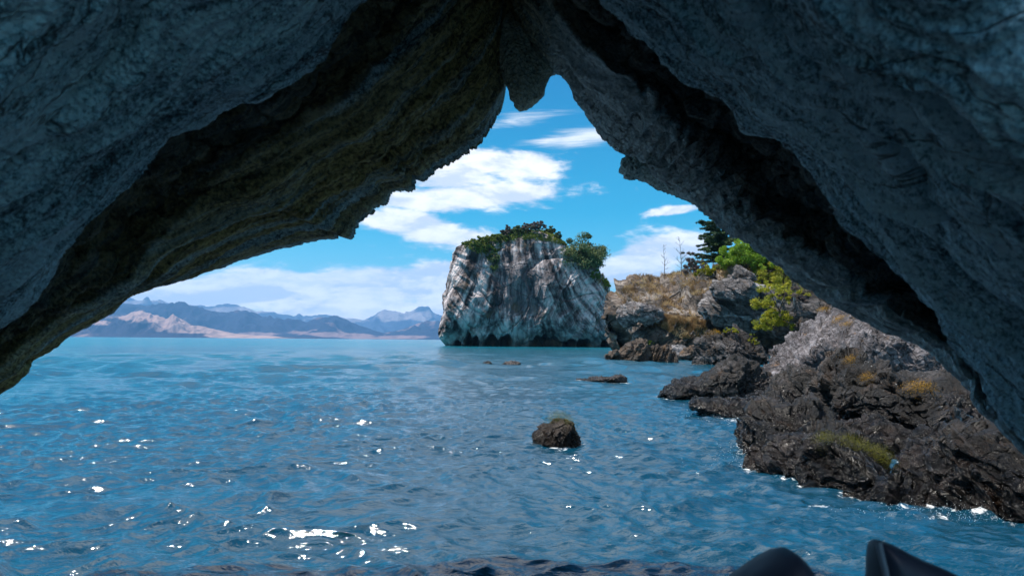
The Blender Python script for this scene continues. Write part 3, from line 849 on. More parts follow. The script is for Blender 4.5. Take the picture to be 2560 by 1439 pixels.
def build_water():
    a1 = np.concatenate([np.linspace(-180, -46, 60)[:-1], np.linspace(-46, 46, 1500), np.linspace(46, 180, 60)[1:]])
    nu = len(a1)
    # rings: even steps down the picture, so near water is finest
    y = np.concatenate([np.linspace(1.9, 240, 760), ])
    dep = np.concatenate([[0.02], np.geomspace(.05, 1.9, 40)[:-1], y, np.geomspace(244, 900, 60)])
    r = 1.5 * 683 / dep[::-1]                    # metres from the eye, 683 px focal at 1024
    r = r[r > 1.0]
    nr = len(r)
    aa = np.radians(a1)
    X = r[:, None] * np.sin(aa)[None]; Yy = r[:, None] * np.cos(aa)[None]
    x, yv = X.ravel(), Yy.ravel()
    rr = np.repeat(r, nu)
    dr = np.repeat(np.gradient(r), nu)
    h = np.zeros_like(x); ox = np.zeros_like(x); oy = np.zeros_like(x)
    R = np.random.default_rng(21)
    P0 = np.stack([x, yv, 0 * x], -1)
    near = rr < 140
    xi, yi, dri = x[near], yv[near], dr[near]
    Pn = P0[near]
    wx = xi + 0.5 * fbm(Pn * 0.35, 2, 140); wy = yi + 0.5 * fbm(Pn * 0.35, 2, 143)
    mod = 0.85 + 0.9 * fbm(Pn * 0.16, 3, 150)
    mod = np.clip(mod, .3, 1.8)
    hh = np.zeros_like(xi); hx = np.zeros_like(xi); hy = np.zeros_like(xi)
    for i in range(140):
        lam = float(np.exp(R.uniform(np.log(0.12), np.log(1.5))))
        th = math.radians(78 + R.normal() * 42)       # direction of travel: mostly across the view
        k = 2 * np.pi / lam
        amp = 0.0043 * lam ** 0.75 * R.uniform(.5, 1.3) * (1.26 if lam < .7 else .80)
        kx, ky = k * math.cos(th), k * math.sin(th)
        ph = kx * wx + ky * wy + R.uniform(0, 6.28)
        att = np.clip((lam / np.maximum(dri, 1e-3) - 1.6) / 2.5, 0, 1)
        a = amp * att * (mod if lam > .5 else 1)
        c, s = np.cos(ph), np.sin(ph)
        hh += a * c
        hx -= a * 0.8 * math.cos(th) * s
        hy -= a * 0.8 * math.sin(th) * s
    farm = sstep(14, 38, np.hypot(xi, yi))
    for i in range(46):
        lam = float(np.exp(R.uniform(np.log(1.3), np.log(9.0))))
        th = math.radians(80 + R.normal() * 38)
        k = 2 * np.pi / lam
        ph = k * (math.cos(th) * wx + math.sin(th) * wy) + R.uniform(0, 6.28)
        att = np.clip((lam / np.maximum(dri, 1e-3) - 1.6) / 2.5, 0, 1)
        hh += 0.0052 * lam * att * farm * mod * np.cos(ph)
    # the cross swell thrown back by the shore rocks
    c0 = water_pt(1730, 1262)
    e = np.array([math.cos(.5), math.sin(.5)])
    du = (xi - c0[0]) * e[0] + (yi - c0[1]) * e[1]; dv = -(xi - c0[0]) * e[1] + (yi - c0[1]) * e[0]
    hh += 0.07 * np.exp(-(du / .55) ** 2) * (np.exp(-(dv / .16) ** 2) - .25 * np.exp(-((dv + .3) / .3) ** 2))
    c1 = water_pt(1600, 1150)
    hh += 0.07 * np.exp(-((xi - c1[0]) / .35) ** 2 - ((yi - c1[1] + .12 * np.sin(xi * 4)) / .13) ** 2)
    # calmer inside the cave mouth by the rocks
    h[near] = hh; ox[near] = hx; oy[near] = hy
    V = np.stack([x + ox, yv + oy, h], -1)
    # foam
    kd_p = foam_points()
    kd = KDTree(len(kd_p))
    for i, p in enumerate(kd_p): kd.insert((p[0], p[1], 0), i)
    kd.balance()
    foam = np.zeros(len(V))
    cand = np.where((rr < 30) & (np.abs(np.tile(a1, nr)) < 42) & (x > -1) & (x > yv * -0.02))[0]
    for i in cand:
        d = kd.find((V[i, 0], V[i, 1], 0))[2]
        if d < 1.2: foam[i] = .64 * math.exp(-d / (0.07 + 0.018 * rr[i]))
    for (px, py, w, hgt) in ((1880, 1165, 60, 28), (1830, 1045, 95, 22), (2340, 1292, 110, 16), (2250, 1310, 60, 8), (1500, 945, 50, 6), (1790, 1010, 60, 10), (2060, 1265, 80, 10)):
        qx, qy = proj(V + np.array([0, 0, 1e-6]))
        ok = (V[:, 1] > 1)
        foam = np.maximum(foam, np.where(ok, .62 * np.exp(-((qx - px) / w) ** 2 - ((qy - py) / hgt) ** 2), 0))
    # the sheet is one big disc with a small hole under the viewer closed by a fan
    Q = grid_faces(nu, nr)
    Vc = np.concatenate([V, [[0, 0, 0]]])
    foam = np.concatenate([foam, [0]])
    c = len(V)
    inner = 0 if r[0] < r[-1] else (nr - 1) * nu
    fan = [[c, inner + i, inner + i + 1, c] for i in range(nu - 1)]
    me_q = np.concatenate([Q])
    g = G("lake water")
    p = g.pos()
    camd = g.n('ShaderNodeVectorMath', {0: p}, operation='LENGTH').outputs['Value']
    rot = g.mapping(p, (0.55, 1.0, 1), (0, 0, 0.15))
    n1 = g.noise(rot, 3.6, 5, .6, .4)
    n2 = g.noise(rot, 9.0, 4, .6, .3)
    n3 = g.noise(g.mapping(p, (0.4, 1.0, 1), (0, 0, .1)), 0.6, 6, .62, .5)
    far = g.maprange(camd, 12, 70, 0, 1, True)
    hgt = g.math('ADD', g.math('ADD', g.math('MULTIPLY', n1, g.maprange(camd, 6, 60, .042, .09)), g.math('MULTIPLY', n2, .014)), g.math('MULTIPLY', n3, g.math('MULTIPLY', far, .30)))
    nrm = g.bump(hgt, 1.0, 1.0)
    bodyn = g.noise(p, .03, 4, .6)
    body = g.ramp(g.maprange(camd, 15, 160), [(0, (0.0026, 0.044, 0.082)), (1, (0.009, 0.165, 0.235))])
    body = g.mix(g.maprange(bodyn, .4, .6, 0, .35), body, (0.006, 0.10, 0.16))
    fo = g.attr('foam')
    fn = g.noise(g.mapping(p, (1, 1.5, 1)), 10, 6, .75, .6)
    fn2 = g.noise(p, 3.1, 5, .7, .3)
    fm = g.maprange(g.math('ADD', fo, g.math('ADD', g.math('MULTIPLY', g.math('SUBTRACT', fn, .5), 1.5), g.math('MULTIPLY', g.math('SUBTRACT', fn2, .5), 1.4))), .60, .82, 0, 1, True)
    fm = g.math('MULTIPLY', fm, g.maprange(fo, .08, .22, 0, 1))
    col = g.mix(fm, body, (.75, .78, .80))
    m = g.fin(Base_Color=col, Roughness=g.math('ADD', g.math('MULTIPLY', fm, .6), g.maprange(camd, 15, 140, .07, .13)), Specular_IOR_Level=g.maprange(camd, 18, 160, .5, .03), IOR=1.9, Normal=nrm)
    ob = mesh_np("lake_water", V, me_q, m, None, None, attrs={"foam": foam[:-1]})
    tag(ob, kind="structure")
    return ob


water = build_water()
print("water", time.time() - T0)

# ------------------------------------------------------------------ far hills
def hill_mat(name, scrub, bare, amt):  # ground colour carries painted light: tan for sunlit slopes, dark for cloud shadow
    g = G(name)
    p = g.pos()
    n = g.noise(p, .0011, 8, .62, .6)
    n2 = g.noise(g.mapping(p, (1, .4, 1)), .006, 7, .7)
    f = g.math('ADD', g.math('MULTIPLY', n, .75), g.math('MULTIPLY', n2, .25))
    b = g.attr('bare')  # mask of the slopes coloured as if in sun
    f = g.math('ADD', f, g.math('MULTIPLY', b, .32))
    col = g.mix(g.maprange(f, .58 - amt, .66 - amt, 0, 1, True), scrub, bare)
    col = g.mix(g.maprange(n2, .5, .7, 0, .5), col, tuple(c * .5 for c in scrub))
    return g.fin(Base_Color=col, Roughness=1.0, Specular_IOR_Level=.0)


def hills(crest, Y, depth, mat, seed, sunlit_at=(), rough=1.0):
    c = np.array(crest, float)
    nu, nv = 700, 110
    px = np.linspace(c[0, 0], c[-1, 0], nu)
    py = np.interp(px, c[:, 0], c[:, 1])
    hor = 849.0 + (px - 1280) * 0.0079
    Hh = np.maximum((hor - py) / F * Y, 0) + 1.5
    X = (px - W / 2) / F * Y
    w = np.linspace(0, 1.5, nv)
    P = np.zeros((nv, nu, 3))
    for j, t in enumerate(w):
        yy = Y - depth * (1 - t)
        P[j, :, 0] = X * (yy / Y) if t < 1 else X
        P[j, :, 1] = yy
        s = np.sin(min(t, 1) * np.pi / 2) ** 1.15 if t <= 1 else 1 - .7 * (t - 1)
        P[j, :, 2] = Hh * s * (yy / Y if t < 1 else 1)
    f = P.reshape(-1, 3)
    tt = np.repeat(w, nu)
    Hr = np.tile(Hh, nv)
    k = 1 / (depth * .35)
    gul = ridged(np.stack([f[:, 0] * k * 1.6, f[:, 1] * k * .8, 0 * tt], -1), 5, seed)
    big = fbm(np.stack([f[:, 0] * k * .7, f[:, 1] * k * .7, 0 * tt], -1), 3, seed + 9)
    env = np.sin(np.clip(tt, 0, 1) * np.pi) ** .8
    f[:, 2] += Hr * rough * (0.30 * (gul - .7) * env + .35 * big * env) + Hr * .03 * (gul - .6) * np.clip(tt, 0, 1)
    f[:, 2] = np.where(tt < .004, -3, np.maximum(f[:, 2], -3 + 4 * np.clip(tt * 8, 0, 1)))
    bare = np.zeros(len(f))  # placed sunlit patches, painted as tan ground
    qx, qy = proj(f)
    for bx, by, bw, bh in sunlit_at:
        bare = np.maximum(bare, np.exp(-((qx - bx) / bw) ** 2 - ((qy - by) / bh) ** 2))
    ob = mesh_np("hills", f, grid_faces(nu, nv), mat, attrs={"bare": bare})
    tag(ob, kind="structure")
    return ob


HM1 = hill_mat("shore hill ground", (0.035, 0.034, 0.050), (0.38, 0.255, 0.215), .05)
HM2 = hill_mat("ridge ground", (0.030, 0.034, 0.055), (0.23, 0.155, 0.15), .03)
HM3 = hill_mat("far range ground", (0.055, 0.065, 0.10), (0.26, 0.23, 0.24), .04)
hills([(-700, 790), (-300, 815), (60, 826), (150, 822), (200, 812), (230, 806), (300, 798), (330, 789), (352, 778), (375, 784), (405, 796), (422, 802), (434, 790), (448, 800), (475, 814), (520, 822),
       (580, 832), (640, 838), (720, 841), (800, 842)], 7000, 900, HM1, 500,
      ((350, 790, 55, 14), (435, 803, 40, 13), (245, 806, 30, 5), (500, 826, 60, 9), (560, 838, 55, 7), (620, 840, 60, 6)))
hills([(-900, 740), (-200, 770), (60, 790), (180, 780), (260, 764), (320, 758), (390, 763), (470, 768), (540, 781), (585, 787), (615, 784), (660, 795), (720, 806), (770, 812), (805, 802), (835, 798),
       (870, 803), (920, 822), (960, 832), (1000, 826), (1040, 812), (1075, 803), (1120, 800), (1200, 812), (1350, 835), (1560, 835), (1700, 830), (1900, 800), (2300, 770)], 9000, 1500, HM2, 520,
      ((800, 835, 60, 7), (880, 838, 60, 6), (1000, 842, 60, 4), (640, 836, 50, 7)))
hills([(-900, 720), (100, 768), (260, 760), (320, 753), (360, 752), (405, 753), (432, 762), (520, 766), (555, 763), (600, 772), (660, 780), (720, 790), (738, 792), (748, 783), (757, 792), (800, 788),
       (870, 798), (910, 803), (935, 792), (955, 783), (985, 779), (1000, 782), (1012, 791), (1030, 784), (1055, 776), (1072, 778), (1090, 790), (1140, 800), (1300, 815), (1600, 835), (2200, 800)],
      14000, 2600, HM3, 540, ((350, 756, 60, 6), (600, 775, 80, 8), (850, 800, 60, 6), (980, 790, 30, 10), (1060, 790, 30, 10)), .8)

# ------------------------------------------------------------------ air between here and the far shore
def build_haze():
    x0, x1, y0, y1, z0, z1 = -16000, 20000, -60, 15600, -4.0, 1500
    V = [(x, y, z) for z in (z0, z1) for y in (y0, y1) for x in (x0, x1)]
    Q = [(0, 2, 3, 1), (4, 5, 7, 6), (0, 1, 5, 4), (2, 6, 7, 3), (0, 4, 6, 2), (1, 3, 7, 5)]
    m = bpy.data.materials.new("lake air")
    m.use_nodes = True
    nt = m.node_tree
    nt.nodes.remove(nt.nodes["Principled BSDF"])
    v = nt.nodes.new('ShaderNodeVolumePrincipled')
    v.inputs['Color'].default_value = (0.26, 0.58, 1.0, 1)
    v.inputs['Density'].default_value = HAZE
    v.inputs['Anisotropy'].default_value = 0.1
    nt.links.new(v.outputs[0], nt.nodes["Material Output"].inputs['Volume'])
    ob = mesh_np("haze", V, Q, m, smooth=False)
    tag(ob, kind="stuff")


HAZE = 0.000058
if HAZE: build_haze()

# ------------------------------------------------------------------ sky and sun
SUN_EL, SUN_AZ = math.radians(65), math.radians(-92)      # azimuth clockwise from the view (+Y)


def build_sky():
    w = bpy.data.worlds.new("World")
    SC.world = w
    w.use_nodes = True
    g = G.__new__(G)
    g.nt = w.node_tree
    bg = g.nt.nodes["Background"]
    sky = g.n('ShaderNodeTexSky', sky_type='NISHITA', sun_disc=False, sun_elevation=SUN_EL, sun_rotation=SUN_AZ, air_density=1.0, dust_density=0.25, ozone_density=2.5, altitude=200)
    d = g.n('ShaderNodeTexCoord').outputs['Generated']
    s = g.n('ShaderNodeSeparateXYZ', {0: d}).outputs
    az = g.math('ARCTAN2', s[0], s[1])
    el = g.math('ARCSINE', s[2])
    hs = g.n('ShaderNodeHueSaturation', {'Saturation': 1.75, 'Value': 0.80, 'Hue': 0.464, 'Color': sky.outputs[0]})
    clear = g.mix(1.0, hs.outputs[0], g.ramp(g.maprange(el, .04, .46), [(0, (.92, 1.0, .96)), (.45, (.62, .90, .98)), (1, (.30, .66, .95))]), 'MULTIPLY')
    # turn clearer and deeper higher up, cyan low down: the sky's own colour
    # clouds sit on a layer overhead: coordinates on that layer
    elc = g.math('MAXIMUM', s[2], 0.0)
    inv = g.math('DIVIDE', 1.0, g.math('ADD', elc, 0.10))
    lay = g.n('ShaderNodeCombineXYZ', {0: g.math('MULTIPLY', s[0], inv), 1: g.math('MULTIPLY', s[1], inv), 2: 0.0}).outputs[0]
    ang = g.n('ShaderNodeCombineXYZ', {0: g.math('MULTIPLY', az, 1.0), 1: g.math('MULTIPLY', el, 2.9), 2: 0.0}).outputs[0]
    n1 = g.noise(ang, 7.0, 9, .60, .55)
    n2 = g.noise(g.vmath('ADD', ang, (3, 5, 0)), 24.0, 8, .62, .25)
    wisp = g.noise(g.mapping(ang, (1, 3.2, 1), (0, 0, .35)), 6.0, 8, .62, .5)

    def bank(px, py, hw, hh, tilt=0.0, pw=2.0):
        P = unproj(px, py, 1000.0) - EYE
        a0 = math.atan2(P[0], P[1]); e0 = math.asin(P[2] / np.linalg.norm(P))
        sa, se = hw / F, hh / F
        da = g.math('SUBTRACT', az, a0); de = g.math('SUBTRACT', el, e0)
        de = g.math('ADD', de, g.math('MULTIPLY', da, tilt))
        qa = g.math('MULTIPLY', da, 1 / sa); qe = g.math('MULTIPLY', de, 1 / se)
        r2 = g.math('ADD', g.math('MULTIPLY', qa, qa), g.math('MULTIPLY', qe, qe))
        return g.math('EXPONENT', g.math('MULTIPLY', r2, -1.0))

    banks = [(1230, 405, 180, 42, .12), (1130, 425, 140, 60, 0), (1330, 400, 90, 25, .2), (1200, 488, 230, 34, -.05), (1060, 500, 140, 30, 0), (1050, 565, 150, 40, .25), (1180, 600, 110, 30, .15), (960, 550, 70, 30, .2),
             (760, 735, 260, 52, .03), (560, 735, 220, 32, 0), (950, 715, 210, 46, -.02), (880, 768, 220, 34, 0), (430, 748, 160, 22, 0), (1100, 690, 80, 36, 0),
             (1620, 640, 130, 42, -.25), (1700, 615, 80, 34, 0), (1570, 685, 110, 30, 0), (1690, 526, 75, 11, -.06), (850, 690, 60, 12, 0), (1120, 760, 90, 40, 0)]
    tot = None
    for b in banks:
        v = bank(*b)
        if b[1] > 670: v = g.math('MULTIPLY', v, 1.3)
        tot = v if tot is None else g.math('MAXIMUM', tot, v)
    cov = g.math('ADD', g.math('MULTIPLY', tot, 1.10), g.math('ADD', g.math('MULTIPLY', g.math('SUBTRACT', n1, .5), 1.55), g.math('MULTIPLY', g.math('SUBTRACT', n2, .5), 1.0)))
    dens = g.maprange(cov, .20, .72, 0, 1, True)
    # high wisps and the clouds out of frame above and behind
    w1 = g.math('MAXIMUM', bank(1440, 345, 130, 32, -.12), bank(1290, 300, 110, 20, -.10))
    wd = g.math('MULTIPLY', g.maprange(g.math('ADD', g.math('MULTIPLY', w1, .30), wisp), .55, .85, 0, .75, True), g.maprange(w1, .05, .5, 0, 1))
    up = g.math('ADD', g.noise(lay, 1.15, 8, .58, .4), g.math('MULTIPLY', bank(1030, -520, 480, 460, 0), .34))
    high = g.math('MULTIPLY', g.maprange(up, .44, .60, 0, .95, True), g.maprange(el, .42, .60, 0, 1, True))
    back = g.math('MULTIPLY', g.maprange(n1, .53, .67, 0, .9, True), g.math('MULTIPLY', g.maprange(g.math('ABSOLUTE', az), .62, .9, 0, 1, True), g.maprange(el, .55, .35, 0, 1)))
    dens = g.math('MAXIMUM', g.math('MAXIMUM', dens, wd), g.math('MAXIMUM', high, back))
    # cloud brightness: bright crowns, greyer undersides
    e2 = g.vmath('ADD', ang, (0.0, 0.055, 0))
    n1u = g.noise(e2, 7.0, 9, .60, .55)
    shade = g.maprange(g.math('SUBTRACT', n1, n1u), -.10, .10, 0, 1, True)
    cl = g.ramp(shade, [(0.0, (5.0, 5.4, 5.9)), (.40, (6.9, 6.85, 6.8)), (1.0, (8.2, 8.0, 7.7))])
    cl = g.mix(g.maprange(n2, .56, .38, .0, .50), cl, (4.6, 5.2, 5.9))
    fin = g.mix(dens, clear, cl)
    g.set(bg.inputs['Color'], fin)
    bg.inputs['Strength'].default_value = 0.088


build_sky()
sun = bpy.data.lights.new("sun", 'SUN')
sun.energy = 3.4
sun.angle = math.radians(0.6)
sun.color = (1.0, 0.95, 0.87)
so = bpy.data.objects.new("sun", sun)
COL.objects.link(so)
sd = Vector((math.sin(SUN_AZ) * math.cos(SUN_EL), math.cos(SUN_AZ) * math.cos(SUN_EL), math.sin(SUN_EL)))
so.rotation_euler = (-sd).to_track_quat('-Z', 'Y').to_euler()

SC.view_settings.view_transform = 'Standard'
SC.view_settings.look = 'None'
SC.view_settings.gamma = 1
SC.view_settings.exposure = 0.95
SC.render.engine = 'CYCLES'
SC.cycles.use_denoising = True
SC.cycles.max_bounces = 8
SC.cycles.diffuse_bounces = 5
SC.cycles.glossy_bounces = 4
SC.cycles.volume_bounces = 1
SC.cycles.sample_clamp_indirect = 6
SC.cycles.use_adaptive_sampling = True

# ------------------------------------------------------------------ what grows on the rocks
_bvh = {}


def bvh(name):
    if name not in _bvh:
        V, Q, ob = ROCKS[name]
        _bvh[name] = BVHTree.FromPolygons(V.tolist(), Q.tolist())
    return _bvh[name]


LAND = [n for n, r in ROCKS.items() if r[2].parent is None]


def ray(px, py, names=None):
    """first rock seen at a place of the photograph -> (point, normal, rock name)"""
    d = (px - W / 2) / F * RIGHT - (py - H / 2) / F * UP + FWD
    best = None
    for n in (names or LAND):
        h = bvh(n).ray_cast(Vector(EYE), Vector(d).normalized())
        if h[0] is not None and (best is None or h[3] < best[3]): best = (np.array(h[0]), np.array(h[1]), n, h[3])
    return best


def ground(x, y, names=None):
    best = None
    for n in (names or LAND):
        h = bvh(n).ray_cast(Vector((x, y, 80)), Vector((0, 0, -1)))
        if h[0] is not None and (best is None or h[0][2] > best): best = h[0][2]
    return best


def tubes(paths, sides=6):
    V, Q, c = [], [], 0
    for pts, rad in paths:
        pts = np.asarray(pts, float)
        t = np.gradient(pts, axis=0)
        t /= np.maximum(np.linalg.norm(t, axis=1, keepdims=True), 1e-9)
        a = np.cross(t, np.array([.31, .77, .55])); a /= np.maximum(np.linalg.norm(a, axis=1, keepdims=True), 1e-9)
        b = np.cross(t, a)
        th = np.linspace(0, 2 * np.pi, sides, endpoint=False)
        ring = pts[:, None] + np.asarray(rad)[:, None, None] * (np.cos(th)[None, :, None] * a[:, None] + np.sin(th)[None, :, None] * b[:, None])
        n = len(pts)
        V.append(ring.reshape(-1, 3))
        Q.append(grid_faces(sides, n, True) + c)
        c += n * sides
    return np.concatenate(V), np.concatenate(Q)


def twigs(start, d, length, rad, depth, R, out, spread=.6, up=.1, kids=4):
    n = 6
    p = np.array(start, float); d = np.array(d, float) / np.linalg.norm(d)
    pts = [p.copy()]
    for i in range(n - 1):
        d = d + R.normal(size=3) * .13 + np.array([0, 0, up * .2]); d /= np.linalg.norm(d)
        p = p + d * length / (n - 1)
        pts.append(p.copy())
    out.append((np.array(pts), np.linspace(rad, rad * .35, n)))
    if depth > 0:
        for k in range(kids):
            i = R.integers(1, n)
            dd = d + R.normal(size=3) * spread + np.array([0, 0, up]); dd /= np.linalg.norm(dd)
            twigs(pts[i], dd, length * R.uniform(.4, .65), rad * .5, depth - 1, R, out, spread, up, kids)
    else:
        pass
    return out


def leaf_cards(C, Rad, n, size, R, aspect=.55, flat=0.0, tint0=None):
    """n leaves (small folded diamonds) through each cluster; C (k,3), Rad (k,3)"""
    k = len(C)
    m = k * n
    ci = np.repeat(np.arange(k), n)
    u = R.normal(size=(m, 3)); u /= np.linalg.norm(u, axis=1, keepdims=True)
    p = C[ci] + u * Rad[ci] * (R.uniform(0, 1, m) ** .45)[:, None]
    nrm = R.normal(size=(m, 3)) * (1 - flat) + np.array([0, 0, .6 + flat]) + u * .5
    nrm /= np.linalg.norm(nrm, axis=1, keepdims=True)
    a = np.cross(nrm, R.normal(size=(m, 3))); a /= np.maximum(np.linalg.norm(a, axis=1, keepdims=True), 1e-9)
    b = np.cross(nrm, a)
    s = size * R.uniform(.6, 1.4, m)[:, None]
    V = np.stack([p - a * s, p + b * s * aspect + nrm * s * .2, p + a * s, p - b * s * aspect + nrm * s * .2], 1).reshape(-1, 3)
    Q = np.arange(m * 4).reshape(-1, 4)
    tc = R.uniform(0, 1, k) if tint0 is None else tint0
    tint = np.clip(tc[ci] * .6 + R.uniform(0, .4, m), 0, 1)
    return V, Q, np.repeat(tint, 4)


M_BARK = plain_mat("bark", (0.10, 0.085, 0.07), .9, .5, 8)
M_DEAD = plain_mat("weathered dead wood", (0.30, 0.28, 0.27), .9, .5, 5)
M_DEADD = plain_mat("dark dead wood", (0.09, 0.08, 0.075), .9, .5, 5)
M_EVER = leaf_mat("dark evergreen leaves", (0.009, 0.027, 0.015), (0.033, 0.075, 0.027), (0.09, 0.1425, 0.0375), .25)
M_LIME = leaf_mat("lime green leaves", (0.087, 0.1885, 0.0174), (0.2465, 0.3915, 0.0319), (0.435, 0.493, 0.058), .4)
M_OLIVE = leaf_mat("olive leaves", (0.063, 0.108, 0.0216), (0.18, 0.234, 0.045), (0.36, 0.342, 0.072), .35)
M_DUSTY = leaf_mat("dull green leaves", (0.0396, 0.0704, 0.0308), (0.11, 0.165, 0.0616), (0.308, 0.308, 0.121), .3)
M_PURP = leaf_mat("brownish leaves", (0.1, 0.07, 0.07), (0.2, 0.15, 0.14), (0.24, 0.24, 0.12), .3)
M_YELL = leaf_mat("yellow green leaves", (0.15, 0.18, 0.018), (0.36, 0.36, 0.03), (0.58, 0.50, 0.06), .4)
M_STRAW = leaf_mat("dry grass blades", (0.1875, 0.1187, 0.0562), (0.4, 0.2625, 0.125), (0.6, 0.45, 0.25), .3)
M_MOSS = leaf_mat("orange moss", (0.16, 0.085, 0.006), (0.46, 0.24, 0.012), (0.68, 0.40, 0.02), .2)
M_MOSSG = leaf_mat("green moss", (0.05, 0.06, 0.006), (0.16, 0.17, 0.012), (0.34, 0.29, 0.02), .2)


def bush(name, base, w, h, mat, label, cat, seed, group=None, n=200, leaf=.12, stems=7, woody=M_BARK, lumps=26, part="foliage", lean=(0, 0), low=.25, trunk="stems", rough=1.0):
    R = np.random.default_rng(seed)
    base = np.array(base, float)
    t = empty(name, base)
    tag(t, label, cat, group)
    C, Rd = [], []
    for i in range(lumps):
        a = R.uniform(0, 2 * np.pi); rr = math.sqrt(R.uniform(0, 1)) * .5 * w
        zt = low * h + (h * (1 - low)) * R.uniform(.1, 1.12) * (.82 + .36 * math.sin(a * 3 + seed) * math.sin(a * 5 + seed * 2)) * math.sqrt(max(.05, 1 - (rr / (.56 * w)) ** 2))
        zt = min(zt, h * (1.0 if rough < 1 else .90))
        c = base + np.array([rr * math.cos(a) + lean[0] * zt / h, rr * math.sin(a) * .8 + lean[1] * zt / h, zt * .93])
        C.append(c); s = R.uniform(.07, .20) * (w + h) / 2 * rough
        Rd.append((s, s, s * .75))
    C, Rd = np.array(C), np.array(Rd)
    paths = []
    for i in range(stems):
        c = C[R.integers(len(C))]
        mid = base * .5 + c * .5 + R.normal(size=3) * .06 * w
        mid[2] = base[2] + (c[2] - base[2]) * .45
        q = np.linspace(0, 1, 7)[:, None]
        pts = (1 - q) ** 2 * (base + R.normal(size=3) * .05 * w * np.array([1, 1, 0])) + 2 * q * (1 - q) * mid + q * q * c
        paths.append((pts, np.linspace(.022, .006, 7) * h))
        twigs(pts[4], c - base, .3 * h, .008 * h, 1, R, paths, .8, .2, 3)
    V, Q = tubes(paths, 5)
    V[:, 2] -= .02 * h
    mesh_np(trunk, V, Q, woody, t, base)
    V, Q, ti = leaf_cards(C, Rd, n, leaf, R)
    mesh_np(part, V, Q, mat, t, base, smooth=False, attrs={"tint": ti})
    return t


def evergreen(base, h, w, seed):
    R = np.random.default_rng(seed)
    base = np.array(base, float)
    t = empty("evergreen_tree", base)
    tag(t, "dark layered evergreen tree rising behind the lime green bush, partly cut by the cave rim", "tree")
    paths = [(np.array([base + np.array([.15 * math.sin(q * 3), .1 * q, h * q - .3]) for q in np.linspace(0, 1, 12)]), np.linspace(.024, .004, 12) * h)]
    C, Rd, tn = [], [], []
    for lv in range(22):
        q = .10 + .9 * lv / 21
        z = base[2] + h * q
        L = w * .5 * (1.12 - q) ** .75 * R.uniform(.8, 1.15)
        for k in range(7):
            if R.uniform() < .12: continue
            a = R.uniform(0, 2 * np.pi)
            d = np.array([math.cos(a), math.sin(a), R.uniform(-.05, .35)])
            l = L * R.uniform(.6, 1.2)
            pts = np.array([np.array([base[0], base[1], z]) + d * l * s + np.array([0, 0, -.10 * l * s * s]) for s in np.linspace(0, 1, 6)])
            paths.append((pts, np.linspace(.006, .0015, 6) * h))
            for s in np.linspace(.30, 1.0, 5):
                c = pts[0] + d * l * s + np.array([R.normal() * .12, R.normal() * .12, -.10 * l * s * s]) * 1.0
                C.append(c); r_ = (.10 + .24 * (1 - abs(s - .65))) * min(1.3, l) * R.uniform(.7, 1.1)
                Rd.append((r_ * 1.3, r_ * 1.3, r_ * .52)); tn.append(R.uniform(0, 1))
    V, Q = tubes(paths, 6)
    mesh_np("trunk", V, Q, M_BARK, t, base)
    V, Q, ti = leaf_cards(np.array(C), np.array(Rd), 80, .13, R, .5, .25, np.array(tn))
    mesh_np("crown", V, Q, M_EVER, t, base, smooth=False, attrs={"tint": ti})
    return t


